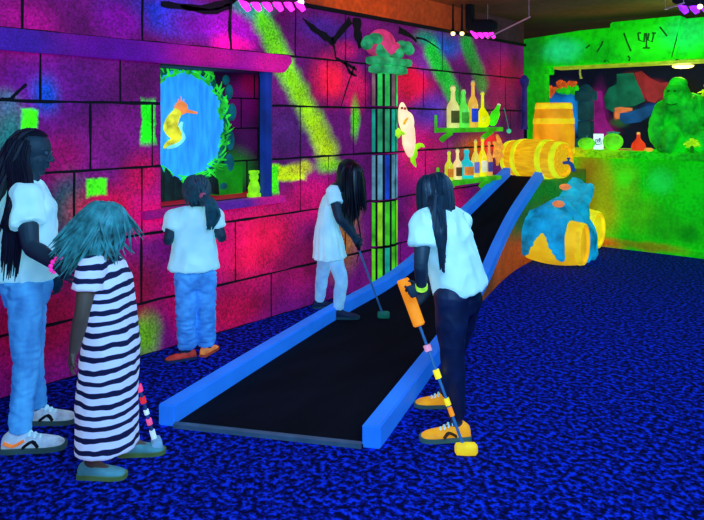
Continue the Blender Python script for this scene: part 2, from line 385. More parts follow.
# ---- seascape in the niche
def npt(px, py, x=NX): 
    y, z = wall_yz(px, py, x); return V((x, y, z))
sea = thing('seascape_portal', 'glowing blue round sea portal ringed by green kelp inside the wall niche', 'mural', npt(190, 175, NX+.02))
cy, cz, ry, rz = 3.02, 1.455, .36, .425
bm = new()
pts = []
for k in range(48):
    t = 2*PI*k/48; w = 1+.03*math.sin(5*t)+.02*math.sin(9*t+1)
    pts.append((cy+ry*w*math.cos(t), cz+rz*w*math.sin(t)))
prism(bm, pts, NX+.004, NX+.02)
obj('water', bm, mat('sea_blue', (40, 150, 250), em=.85, var=.28, scale=7, stretch=(1, 3.5, .8)), sea, False)
bm = new()
for k in range(170):
    t = random.uniform(0, 2*PI); w = random.uniform(.88, 1.08)
    p = V((NX+.03, cy+ry*w*math.cos(t), cz+rz*w*math.sin(t)))
    out = V((0, math.cos(t)*.6, math.sin(t)+.6)).normalized() if random.random() < .6 else V((0, -math.sin(t), math.cos(t)))
    l = random.uniform(.05, .13)
    tube(bm, [p, p+out*l*.5+V((.01, random.uniform(-.02, .02), 0)), p+out*l+V((.012, random.uniform(-.04, .04), 0))], [.012, .014, .003], 6, 2, .5)
obj('kelp_frill', bm, mat('kelp_green', (40, 225, 50), em=.75, var=.75, scale=9), sea); bm = new()
for k in range(60):
    t = 2*PI*k/60; w = 1.04+.03*math.sin(7*t)
    ell(bm, (NX+.028, cy+ry*w*math.cos(t), cz+rz*w*math.sin(t)), (.014, .03+.012*math.sin(k*2.3), .035), seg=8, rg=6)
obj('kelp_ring', bm, mat('kelp_dark', (6, 100, 70), em=.5, var=.75, scale=12), sea)
bm = new()
for (px, py, a, b) in [(229, 92, .035, .06), (232, 112, .04, .07), (230, 140, .04, .08), (229, 165, .05, .09), (226, 80, .03, .04), (222, 186, .06, .05)]:
    p = npt(px, py, NX+.03); ell(bm, p, (.025, a, b), seg=12, rg=8)
obj('rock', bm, mat('teal_rock', (8, 92, 104), em=.5, var=.6, scale=8), sea)
bm = new()
for (px, py, h) in [(168, 192, .2), (176, 190, .13), (186, 192, .1), (200, 186, .06), (212, 182, .07), (158, 190, .25)]:
    p = npt(px, py+4, NX+.05)
    tube(bm, [p-V((0, 0, .06)), p+V((0, .01, h*.5)), p+V((0, -.02, h))], [.07, .05, .006], 8, 2, .4)
obj('dark_rock', bm, mat('black_green_rock', (6, 40, 34), em=.35, var=.7, scale=10), sea)  # black-green is the rock's own colour
bm = new(); box(bm, npt(213, 197, NX+.01)-V((0, 0, .02)), npt(243, 165, NX+.05)+V((0, 0, 0)), .01)
obj('green_board', bm, mat('green_board', (14, 150, 16), em=.45, var=.5, scale=8), sea)
# seahorse relief
sh = thing('seahorse', 'small yellow and orange seahorse figure on the blue sea portal', 'seahorse', npt(176, 140, NX+.02))
sx = NX+.05
bm = new()
tube(bm, [npt(180, 106, sx), npt(177, 113, sx), npt(173, 119, sx), npt(171, 128, sx), npt(176, 135, sx), npt(175, 141, sx), npt(168, 144, sx), npt(164, 148, sx)], [.025, .034, .044, .054, .048, .036, .02, .008], 10, 4)
obj('body', bm, mat('seahorse_yellow', (235, 225, 40), em=.9, var=.6, scale=16), sh)
bm = new(); tube(bm, [npt(182, 122, sx+.02), npt(180, 130, sx+.02), npt(183, 138, sx+.02), npt(176, 145, sx+.02), npt(167, 148, sx+.02)], [.01, .018, .02, .018, .008], 8, 3); obj('belly_edge', bm, mat('seahorse_cyan', (120, 235, 225), em=.9), sh)
bm = new(); ell(bm, npt(181, 108, sx), .05); tube(bm, [npt(182, 110, sx), npt(197, 113, sx)], [.016, .008], 8)
for q in (-3, 0, 3): tube(bm, [npt(181+q*.5, 104, sx), npt(181+q, 96+abs(q), sx)], [.009, .002], 6)
obj('head', bm, mat('seahorse_orange', (240, 130, 60), em=.9), sh)
bm = new(); prism(bm, [(npt(171, 124).y, npt(171, 118).z), (npt(162, 126).y, npt(162, 126).z), (npt(170, 131).y, npt(170, 131).z)], sx-.006, sx+.006)
obj('fin', bm, mat('seahorse_red', (230, 60, 60), em=.8), sh, False)
# small green idol on the ledge
idp = npt(254, 199, WX-.06); idp.z = NZ0
idol = thing('tiki_idol', 'small bright green idol figurine on the right end of the niche ledge', 'figurine', idp)
bm = new(); box(bm, idp+V((-.03, -.045, 0)), idp+V((.03, .045, .03)), .006)
lathe(bm, [(.0, .028), (.042, .03), (.046, .07), (.034, .11), (.03, .118)], idp, n=14)
obj('body', bm, mat('idol_green', (130, 235, 10), em=.8, var=.4, scale=25), idol)
bm = new(); ell(bm, idp+V((0, 0, .15)), (.035, .036, .04)); ell(bm, idp+V((.032, 0, .145)), (.01, .01, .012)); box(bm, idp+V((-.028, -.03, .175)), idp+V((.028, .03, .2)), .006)
obj('head', bm, MATS['idol_green'], idol)

# ---- far end: bar behind arch
YB = 8.0
bm = new(); box(bm, (-5.0, 9.6, 0), (3.2, 9.72, CEIL))
BB = []
def bk(px, py, rx, ry, rgb, yy=9.6):
    k = (px-352)/F_PX; d = yy/(FV.y+RV.y*k); p = at(px, py, d)
    k2 = (px+rx-352)/F_PX; d2 = yy/(FV.y+RV.y*k2); q = at(px+rx, py, d2)
    BB.append((p.x, p.z, abs(q.x-p.x), ry/F_PX*d, rgb))
for a in [(600, 110, 9, 30, (95, 10, 90)), (605, 130, 16, 14, (100, 10, 70)), (595, 97, 8, 9, (120, 10, 80)), (645, 90, 24, 11, (150, 35, 45)), (660, 92, 14, 9, (150, 45, 50)), (633, 78, 12, 7, (120, 40, 30)),
          (625, 95, 12, 18, (8, 70, 60)), (610, 98, 5, 7, (30, 140, 40)), (628, 88, 6, 10, (15, 110, 50)), (636, 115, 18, 6, (10, 70, 80)), (655, 108, 14, 5, (12, 60, 130)), (620, 122, 10, 6, (40, 90, 50)),
          (622, 111, 8, 3.2, (225, 120, 70)), (616, 115, 2.5, 5, (225, 110, 60)), (650, 125, 20, 10, (10, 8, 30)), (690, 95, 12, 20, (20, 14, 10)),
          (555, 112, 30, 20, (15, 130, 230)), (570, 105, 8, 14, (20, 140, 235)), (572, 122, 8, 14, (20, 130, 225)), (555, 86, 28, 8, (8, 30, 60)), (563, 91, 6, 3, (20, 200, 30))]: bk(*a)
struct('wall_back', bm, blob_mat('bar_mural', (10, 12, 36), BB, axes=(0, 2), em=.8, grain=.3, warp=.05))
# (mural coral garland above waterfall)
def bp(px, py, yy):
    k = (px-352)/F_PX; d = yy/(FV.y+RV.y*k); return at(px, py, d)
cor = thing('coral_garland', 'orange and green coral garland above the blue panel behind the bar', 'coral', bp(560, 92, 9.58))
bm = new()
for a, b, c in [((549, 97), (553, 90), (557, 88)), ((551, 95), (549, 89), (552, 86)), ((560, 85), (564, 84), (567, 88)), ((561, 88), (559, 83), (563, 81)), ((569, 83), (573, 84), (577, 82))]:
    tube(bm, [bp(*a, 9.59), bp(*b, 9.56), bp(*c, 9.57)], [.035, .045, .015], 8, 3)
obj('branch', bm, mat('coral_orange', (220, 90, 30), em=.7, var=.5, scale=14), cor)
bm = new()
for k in range(12):
    p = bp(random.uniform(558, 577), random.uniform(87, 93), 9.58); ell(bm, p, (.05, .02, .035), seg=8, rg=6)
obj('leaves', bm, mat('coral_leaf', (40, 200, 20), em=.55, var=.5), cor)
for nm, lb, ct, mt, poly in [
    ('ship_sail', 'dark red sail shape on the mural behind the gorilla', 'sail', mat('sail_red', (150, 36, 46), em=.6, var=.35, scale=5), [(635, 73), (641, 71), (650, 78), (660, 83), (668, 82), (668, 93), (660, 97), (655, 103), (648, 101), (643, 92), (638, 84)]),
    ('sea_rock', 'dark teal and green rock shape on the mural left of the red sail', 'rock', mat('sea_rock_teal', (12, 96, 72), em=.6, var=.95, scale=3.2), [(617, 74), (633, 73), (640, 88), (645, 101), (634, 106), (622, 107), (613, 112), (606, 108), (604, 98), (609, 88), (617, 84)]),
    ('dolphin_shape', 'dark blue leaping fish shape under the red sail on the mural', 'fish', mat('dolphin_blue', (14, 66, 124), em=.6, var=.6, scale=4), [(620, 113), (630, 112), (645, 107), (656, 105), (656, 111), (648, 117), (640, 122), (625, 124), (620, 120)]),
    ('coral_hook', 'small orange hook-shaped coral on the mural above the larger melon', 'coral', mat('coral_hook_orange', (225, 120, 66), em=.7), [(615, 108), (620, 107), (632, 108), (632, 110.5), (622, 111), (620, 114), (619, 119), (615.5, 118)]),
    ('purple_blocks', 'purple block column painted behind the bar right of the stone pillar', 'blocks', mat('purple_block', (120, 14, 100), em=.9, var=.5, scale=6), [(591, 91), (602, 91), (603, 108), (606, 120), (614, 132), (620, 146), (591, 146)])]:
    yy_ = 9.582 if nm in ('coral_hook', 'ship_sail') else 9.589
    P_ = [bp(a_, b_, yy_) for a_, b_ in poly]; b = new(); prism(b, [(p.x, p.z) for p in P_], yy_-.012 if yy_ < 9.59 else yy_-.004, 9.599, 'y')
    o = obj(nm, b, mt, None, False); tag(o, lb, ct)
# stone pillar behind the bar
pp = bp(586, 150, 9.0)
pil = thing('stone_pillar', 'dark teal stacked stone pillar behind the bar, left of the round green melons', 'pillar', (pp.x, 9.0, 0))
def pillar_block(z0, z1, hw, nm):
    b = new(); box(b, (pp.x-hw, 9.0-hw, z0), (pp.x+hw, 9.0+hw, z1), .02); obj(nm, b, mat('teal_stone', (18, 66, 82), em=.42, var=.5, scale=5), pil)
for z0, z1, hw in [(0, .5, .12), (.5, 1.0, .11), (1.0, 1.24, .125), (1.245, 1.48, .085), (1.485, 1.74, .085)]: pillar_block(z0, z1, hw, 'block')
pillar_block(1.745, 1.88, .115, 'capital'); 
bm = new(); lathe(bm, [(.1, 1.88), (.08, 1.92), (.04, 1.96), (.0, 1.97)], (pp.x, 9.0, 0), n=12); obj('finial', bm, MATS['teal_stone'], pil)
# counter
cnt = thing('bar_counter', 'green glowing stone bar counter with yellowish left end', 'counter', (-2.2, YB+.2, 0))
def cb(px, py, rx, ry, rgb, L_):
    p = bp(px, py, YB); q = bp(px+rx, py, YB); L_.append((p.x+2.2, p.z, abs(q.x-p.x), ry/F_PX*7.8, rgb))
CB = []
for a in [(590, 190, 22, 60, (150, 120, 5)), (606, 200, 18, 40, (150, 165, 0)), (625, 190, 16, 30, (90, 200, 0)), (600, 243, 30, 7, (190, 95, 10)), (650, 247, 40, 5, (120, 140, 0)), (640, 215, 22, 22, (60, 190, 0)), (662, 182, 16, 14, (20, 235, 70)), (625, 178, 10, 10, (60, 225, 10)),
          (690, 190, 22, 40, (0, 215, 5)), (670, 230, 30, 14, (20, 180, 0)), (690, 235, 14, 10, (0, 150, 0))]: cb(*a, CB)
bm = new(); box(bm, (-3.78, YB, 0), (-2.83+.35, YB+.75, 1.04), .012); box(bm, (-2.475, YB, 0), (-.2, YB+.75, 1.04), .012)
cpm = blob_mat('counter_paint', (10, 200, 0), CB, axes=(0, 2), em=.6, grain=.16, warp=.1, gscale=30)
obj('front_panel', bm, cpm, cnt, False)
bm = new(); box(bm, (-3.78, YB-.012, 0), (-.2, YB, .075), .005); obj('plinth', bm, cpm, cnt, False)
TOPZ = 1.13
bm = new(); prism(bm, [(YB-.06, 1.045), (YB-.075, 1.07), (YB-.07, 1.12), (YB-.05, TOPZ), (YB+.8, TOPZ), (YB+.8, 1.04), (YB, 1.04)], -3.78, -.2)
for k in range(26):
    x = -3.6+k*.13+random.uniform(-.04, .04); ell(bm, (x, YB-.065, 1.085+random.uniform(-.02, .02)), (.05, .018, .03), seg=8, rg=6)
TB = [(-3.3+2.2, 1.1, .3, .3, (190, 200, 0)), (-2.9+2.2, 1.1, .3, .3, (120, 215, 0)), (-2.3+2.2, 1.1, .3, .3, (20, 225, 10)), (-1.9+2.2, 1.1, .3, .3, (10, 170, 10))]
obj('countertop', bm, blob_mat('countertop_paint', (10, 190, 0), TB, axes=(0, 2), em=.58, grain=.4, gscale=22), cnt, False)
# arch
green = blob_mat('arch_green_paint', (8, 215, 0), [(.5, 1.2, .3, .16, (30, 240, 130)), (1.0, 1.12, .3, .2, (0, 190, 10)), (1.5, 1.2, .3, .2, (30, 245, 20)), (.1, 1.2, .22, .4, (12, 140, 25)), (.2, .5, .25, .6, (10, 170, 10)), (1.9, 1.3, .3, .2, (20, 210, 90))], axes=(0, 2), em=.62, grain=.2, gscale=16)
arch = thing('stone_arch', 'bright green stone lintel arch with carved marks over the bar', 'arch', (-3.9, YB, TOPZ))
AY0, AY1 = 7.9, 8.12
def xa(px): return bp(px, 100, AY0).x
bm = new(); prism(bm, [(-3.915, 2.13), (xa(608), 2.15), (xa(611), 2.555), (xa(580), 2.55), (-3.915, 2.5)], AY0, AY1, 'y')
bmesh.ops.bevel(bm, geom=bm.edges[:], offset=.012, segments=2, affect='EDGES'); obj('lintel', bm, green, arch, False)
bm = new(); prism(bm, [(xa(608)+.006, 2.15), (xa(671), 2.155), (xa(682), 2.615), (xa(611), 2.61)], AY0-.03, AY1, 'y')
bmesh.ops.bevel(bm, geom=bm.edges[:], offset=.012, segments=2, affect='EDGES'); obj('keystone', bm, green, arch, False)
bm = new(); prism(bm, [(xa(674), 2.155), (-.2, 2.16), (-.2, 2.6), (xa(684), 2.58)], AY0, AY1, 'y')
bmesh.ops.bevel(bm, geom=bm.edges[:], offset=.012, segments=2, affect='EDGES'); obj('lintel', bm, green, arch, False)
bm = new(); box(bm, (-3.86, AY0+.02, TOPZ+.002), (-3.62, AY0+.16, 2.06), .012); obj('pillar', bm, green, arch, False)
bm = new(); box(bm, (-3.9, AY0-.005, 2.05), (-3.57, AY0+.19, 2.128), .015); obj('capital', bm, green, arch, False)
bm = new(); box(bm, (-3.5, AY0-.01, 2.105), (-.2, AY1, 2.135), .008); obj('underside_edge', bm, mat('arch_yellow_edge', (170, 190, 30), em=.5), arch, False)
carve = mat('carved_dark_green', (0, 95, 8), em=.3)
bm = new()
yy = AY0-.034
def cp(px, py): p = bp(px, py, yy); return p
cutlines = [[(638, 33), (639, 40), (644, 42), (645, 33)], [(649, 33), (648, 40), (652, 42), (654, 33)], [(646.5, 33), (646.5, 48)], [(643, 48), (650, 48)], [(638, 33), (641, 33)], [(652, 33), (656, 33)],
            [(624, 33), (627, 42), (631, 51)], [(660, 27), (667, 36)], [(628, 56), (630, 58), (629, 61)]]
bm.free()
for c in cutlines:
    bm = new(); tube(bm, [cp(*p) for p in c], .010, 6, 1); obj('carving', bm, carve, arch)
yy = AY0-.002
for c in [[(603, 41), (601, 46), (597, 52)], [(590, 45), (586, 48)], [(606, 60), (604, 62)], [(608, 60), (609, 62)], [(678, 22), (676, 40), (671, 57)]]:
    bm = new(); tube(bm, [cp(*p) for p in c], .01, 6, 1); obj('crack', bm, carve, arch)
# things on the counter
def on_counter(px, yy=YB+.2): p = bp(px, 140, yy); return V((p.x, yy, TOPZ))
melon = mat('melon_green', (95, 215, 30), em=.6, var=.45, scale=9)
def make_melon(px, r, label, yy, leaf=False, squash=.9):
    p = on_counter(px, yy); t = thing('melon', label, 'melon', p, 'round green melons on the counter')
    b = new(); prof = [(r*math.sin(PI*k/16), r*squash*(1-math.cos(PI*k/16))) for k in range(17)]
    rs = []
    for rr, z in prof:
        rs.append([p+V((max(rr, 1e-4)*(1+.05*math.cos(10*2*PI*k/40))*math.cos(2*PI*k/40), max(rr, 1e-4)*(1+.05*math.cos(10*2*PI*k/40))*math.sin(2*PI*k/40), z)) for k in range(40)])
    rings(b, rs); obj('flesh', b, melon, t)
    b = new(); tube(b, [p+V((0, 0, 2*r*squash-.01)), p+V((.01, 0, 2*r*squash+.025))], [.01, .006], 8); obj('stem', b, mat('stem_teal', (20, 130, 120), em=.5), t)
    if leaf:
        b = new()
        for a in (0, 2, 4): ell(b, p+V((.04*math.cos(a), .04*math.sin(a), 2*r*squash+.005)), (.045, .025, .012), Matrix.Rotation(a, 3, 'Z'), 10, 6)
        obj('leaf', b, MATS['stem_teal'], t)
make_melon(586.5, .10, 'smaller squat green melon on the bar counter, left of the white card', YB+.17, False, .72)
make_melon(613, .115, 'larger round green melon on the bar counter, right of the white card', YB+.17, True, .88)
p = on_counter(598.5, YB+.26)
cd = thing('price_card', 'white upright card with blue square letter between two green melons', 'card', p)
b = new(); X = RV*.058; box(b, V((-.058, -.006, 0)), V((.058, .006, .19)), .003); b.transform(Matrix.Translation(p) @ Matrix.Rotation(YAW*.6, 4, 'Z')); obj('card', b, mat('card_white', (215, 240, 255), em=.85, var=.05), cd, False)
b = new()
def q(x, z): return V((x, -.0085, z))
for s in ([q(-.03, .06), q(-.034, .12), q(.025, .13), q(.03, .065), q(-.03, .06)], [q(.0, .088), q(-.014, .09), q(-.016, .108), q(.008, .112)], [q(.012, .14), q(.008, .085)]):
    tube(b, s, .006, 6)
b.transform(Matrix.Translation(p) @ Matrix.Rotation(YAW*.6, 4, 'Z')); obj('letter', b, mat('ink_blue', (20, 50, 130), em=.2), cd)
p = on_counter(638.5, YB+.2)
fl = thing('flask', 'red pear-shaped flask with a pale stopper on the bar counter', 'flask', p)
b = new(); lathe(b, [(.05, 0), (.075, .012), (.082, .045), (.07, .085), (.035, .125), (.02, .15), (.018, .185), (.022, .19)], p, n=24); obj('bulb', b, mat('flask_red', (235, 50, 20), em=.75, var=.3), fl)
b = new(); lathe(b, [(.016, .188), (.02, .195), (.018, .215), (.0, .218)], p, n=14); obj('stopper', b, mat('stopper_pale', (235, 170, 80), em=.7), fl)
p = on_counter(649, YB+.05)
t = thing('shell', 'small orange shell lying on the counter edge right of the red flask', 'shell', p)
b = new()
for k in range(7):
    a = -1.2+k*.4; tube(b, [p+V((0, 0, .012)), p+V((.028*math.sin(a), -.01, .02+.016*math.cos(a))), p+V((.05*math.sin(a), -.005, .02+.012*math.cos(a)))], [.006, .013, .009], 8, 2)
ell(b, p+V((0, 0, .014)), (.04, .02, .014)); obj('shell_body', b, mat('shell_orange', (245, 150, 60), em=.8), t)
p = on_counter(628, YB+.1)
t = thing('spoon', 'thin pale pink stick lying on the counter left of the red flask', 'stick', p)
b = new(); tube(b, [p+V((-.1, .02, .012)), p+V((.07, -.01, .012))], [.008, .007], 8); ell(b, p+V((-.1, .02, .013)), (.02, .012, .01)); obj('handle', b, mat('stick_pink', (200, 90, 70), em=.5), t)
# gorilla statue
gp = on_counter(680, YB+.27)
gor = thing('gorilla_statue', 'big bright green gorilla statue sitting on the bar counter', 'statue', gp)
def gpt(px, py, dd=0): return at(px, py, gp.dot(FV)+dd)
b = new()
Mg = Matrix((RV, FV, UP)).transposed()
ell(b, gpt(688, 122), (.24, .17, .27), Mg); ell(b, gpt(686, 106), (.25, .16, .15), Mg); ell(b, gpt(682, 140), (.22, .19, .11), Mg)
ell(b, gpt(677, 95), (.135, .13, .16), Mg); ell(b, gpt(672, 100.5, -.09), (.095, .07, .075), Mg); ell(b, gpt(674, 88.5, -.09), (.095, .05, .03), Mg); ell(b, gpt(678, 84), (.09, .12, .075), Mg)
for sx_, e in ((-1, 1), (1, 1)):
    ell(b, gpt(677+sx_*10, 96, .0), (.02, .03, .035), Mg)
limb(b, [gpt(664, 109, .02), gpt(657, 124, -.05), gpt(657, 138, -.1), gpt(662, 147, -.16)], [.10, .085, .075, .06]); ell(b, gpt(664, 148, -.19), (.07, .06, .05), Mg)
limb(b, [gpt(708, 109, .02), gpt(716, 124, -.04), gpt(708, 138, -.12), gpt(700, 146, -.17)], [.10, .085, .075, .06])
limb(b, [gpt(676, 146, -.02), gpt(671, 133, -.19), gpt(668, 147, -.22)], [.11, .095, .07]); limb(b, [gpt(697, 146, -.02), gpt(700, 134, -.19), gpt(703, 147, -.2)], [.11, .095, .07])
for k in range(4): limb(b, [gpt(660+k*2.6, 148, -.2), gpt(660+k*2.6, 150.2, -.26)], [.018, .014])
gm = mat('gorilla_green', (8, 200, 30), em=.3, var=.75, scale=6, bump=.5, bscale=26)
baked('body', b, gm, gor, .012, 3, (.008, (16, 16, 8)))
for s in (-3.2, 3.2): 
    b = new(); ell(b, gpt(671.5+s, 91, -.135), .014); obj('eye', b, carve, gor)
b = new()
tube(b, [gpt(666, 103.5, -.15), gpt(671, 105, -.165), gpt(677, 103.5, -.15)], .007, 6, 3)
obj('mouth', b, carve, gor)
# leafy yellow plants near the gorilla
def tuft(px, py, dd, r, label, nm, base=None):
    c = gpt(px, py, dd); t = thing(nm, label, 'plant', (c.x, c.y, TOPZ))
    b = new()
    for k in range(34):
        a = random.uniform(0, 2*PI); e = random.uniform(-.4, 1.4); dv = V((math.cos(a)*math.cos(e), math.sin(a)*math.cos(e), math.sin(e)))
        tube(b, [c, c+dv*r*.55, c+dv*r+V((0, 0, -.02))], [.012, .028, .006], 6, 2, .45)
    obj('leaves', b, mat('leaf_yellow_green', (160, 230, 20), em=.7, var=.4), t)
    b = new(); tube(b, [V((c.x, c.y, TOPZ)), c], [.02, .014], 8); obj('stem', b, mat('stem_green', (20, 120, 10), em=.4), t)
tuft(709, 92, .30, .14, 'yellow-green leafy plant standing high at the right of the gorilla statue', 'tall_plant')
tuft(692, 144, -.32, .085, 'low yellow-green leafy clump in front of the gorilla statue', 'low_plant')
# lamp under the arch
lp = bp(683, 66, 8.45)
lamp = thing('downlight', 'glowing yellow lamp under the green arch above the gorilla', 'lamp', lp)
b = new(); lathe(b, [(.02, .0), (.13, .005), (.15, .03), (.10, .06), (.03, .065)], lp, n=24); obj('housing', b, mat('lamp_housing', (40, 40, 10)), lamp)
b = new(); ell(b, lp, (.115, .115, .028)); obj('bulb', b, mat('lamp_glow', (255, 240, 110), em=5, var=.05), lamp)
b = new(); tube(b, [lp+V((0, 0, .06)), V((lp.x, lp.y, CEIL))], .015, 8); obj('rod', b, dark, lamp)
# hanging pull under lintel
p0 = bp(580, 66, 8.05); p0.z = 2.05; t = thing('hook', 'small pale hook hanging under the left of the green arch', 'hook', p0)
b = new(); tube(b, [p0+V((0, 0, .056)), p0, p0+V((.01, 0, -.06)), p0+V((.025, 0, -.05))], .012, 8); obj('hook_body', b, mat('hook_pale', (150, 160, 70), em=.5), t)

# ================================================================== WALL DRESSING
# fluted half column
yA, yB = wall_yz(377, 200, WX+.08)[0], wall_yz(398, 200, WX+.05)[0]; ym = (yA+yB)/2; hw = (yB-yA)/2
colm = thing('fluted_column', 'striped green fluted column on the wall with a mossy capital', 'column', (WX+.03, ym, 0))
fm = {0: (40, 190, 70), 1: (90, 140, 150), 2: (60, 185, 20), 3: (40, 150, 90), 4: (90, 215, 20)}
fm2 = {0: (120, 90, 90), 1: (20, 60, 170), 2: (130, 200, 20), 3: (20, 140, 110), 4: (20, 160, 120)}
segs = [(.0, .36, 4), (.36, .77, 2), (.77, 1.19, 1), (1.195, 1.6, 3), (1.605, 1.92, 0)]
for z0, z1, k in segs:
    b = new()
    n = 37; prof = []
    for i in range(n):
        t = i/(n-1); a = PI*t; w = 1-.22*(1 if i % 6 in (0,) else (.6 if i % 6 in (1, 5) else 0))
        prof.append((WX+.012+.10*math.sin(a)*w, ym-hw*math.cos(a)))
    A = [b.verts.new((x, y, z0+.012)) for x, y in prof]; B = [b.verts.new((x, y, z1-.012)) for x, y in prof]
    for i in range(n-1):
        f = b.faces.new((A[i], A[i+1], B[i+1], B[i])); f.material_index = 1 if i % 6 in (0, 5) else (2 if (i//6+k) % 3 == 0 else 0)
    b.faces.new(A+[]).material_index = 1; b.faces.new(B).material_index = 1; b.faces.new((A[0], B[0], B[-1], A[-1])).material_index = 1
    m = mat('flute_%d' % k, fm[k], em=.62, var=.7, scale=7, stretch=(.3, 1, .8)); m2 = mat('flute_alt_%d' % k, fm2[k], em=.62, var=.6, scale=7)
    o = obj('shaft_drum', b, [m, dark, m2], colm, False)
cap = mat('capital_green', (35, 165, 95), em=.6, var=.6, scale=9)
b = new()
box(b, (WX+.01, ym-hw*1.25, 1.91), (WX+.14, ym+hw*1.2, 1.97), .02)
for k in range(4): ell(b, (WX+.08, ym-hw*.95+k*hw*.62, 1.95), (.07, .07, .05), seg=12, rg=8)
box(b, (WX+.01, ym-hw*1.5, 1.98), (WX+.16, ym+hw*1.5, 2.05), .03)
obj('capital', b, cap, colm)
b = new()
for k in range(16):
    t = k/15; ell(b, (WX+.07+random.uniform(-.02, .03), ym-hw*1.7+t*hw*3.4, 2.08+.06*math.sin(t*9)+(.07 if t < .25 else 0)+(.04 if t > .85 else 0)), (.05, .06, .05), seg=10, rg=7)
obj('moss_border', b, mat('moss_teal', (30, 150, 90), em=.6, var=.6, scale=14), colm)
b = new(); ell(b, (WX+.04, ym-.05, 2.19), (.05, .19, .12)); ell(b, (WX+.04, ym-.16, 2.15), (.05, .12, .09)); ell(b, (WX+.045, ym+.12, 2.13), (.05, .12, .08))
obj('pink_crest', b, mat('crest_pink', (200, 50, 110), em=.6, var=.4, scale=8), colm)
# fish
fp = V((WX+.06, *wall_yz(411, 130)))
fish = thing('wall_fish', 'pale glowing fish figure with green tail fin mounted on the wall', 'fish', fp)
def fw(px, py, x=.07): return V((WX+x, *wall_yz(px, py, WX+x)))
b = new(); tube(b, [fw(402, 102), fw(402.5, 109), fw(404, 119), fw(408, 130), fw(409, 143), fw(410, 152), fw(411, 157)], [.015, .055, .075, .085, .085, .055, .022], 14, 4, .6)
tube(b, [fw(407, 112), fw(410, 116), fw(411, 124)], [.02, .035, .04], 10, 3, .6)
baked('body', b, mat('fish_pale', (255, 215, 170), em=.95, var=.15), fish, .01, 3)
b = new(); tube(b, [fw(410, 152), fw(415, 148), fw(420, 145), fw(424, 147)], [.02, .04, .04, .008], 10, 4, .5); tube(b, [fw(411, 153), fw(413, 160), fw(416, 167)], [.02, .035, .006], 10, 4, .5); ell(b, fw(414, 153), (.03, .04, .06))
obj('tail_fin', b, mat('fish_green', (150, 240, 10), em=.85, var=.3), fish)
b = new(); ell(b, fw(397, 133), (.03, .05, .05)); tube(b, [fw(404, 134), fw(399, 132), fw(394, 131)], [.02, .035, .02], 10, 3, .6); obj('side_fin', b, mat('fin_yellow', (170, 240, 30), em=.8), fish)
b = new(); tube(b, [fw(404, 124, .14), fw(406, 120, .14), fw(408, 118, .135)], [.012, .012, .006], 8, 3); obj('mouth', b, mat('mouth_amber', (235, 170, 40), em=.8), fish)
for e_ in (fw(402, 108, .115), fw(405, 108.5, .11)):
    b = new(); ell(b, e_, .013); obj('eye', b, mat('eye_red', (190, 60, 60), em=.4), fish)
# shelves
shelf_m = mat('shelf_green', (60, 190, 15), em=.55, var=.5, scale=5)
def make_shelf(p0, p1, label, dep=.2):
    y0, z = wall_yz(*p0, WX+.13); y1, _ = wall_yz(*p1, WX+.13)
    t = thing('wall_shelf', label, 'shelf', (WX+.02, (y0+y1)/2, z), 'green bottle shelves')
    b = new(); box(b, (WX+.022, y0, z-.045), (WX+.022+dep, y1, z), .01); obj('board', b, shelf_m, t)
    for yy_ in (y0+.09, y1-.12):
        b = new(); tube(b, [V((WX+.03, yy_, z-.13)), V((WX+.06, yy_, z-.10)), V((WX+.15, yy_, z-.05))], [.03, .03, .02], 8, 3); obj('bracket', b, shelf_m, t)
    b = new(); box(b, (WX+.022, y0-.03, z-.05), (WX+.04, y0, z+.13), .006); obj('end_board', b, shelf_m, t)
    return y0, y1, z
SU = make_shelf((445, 128), (496, 127), 'upper green wall shelf holding four bottles')
SL = make_shelf((447, 181), (494, 175), 'lower green wall shelf beside the ramp, full of bottles')
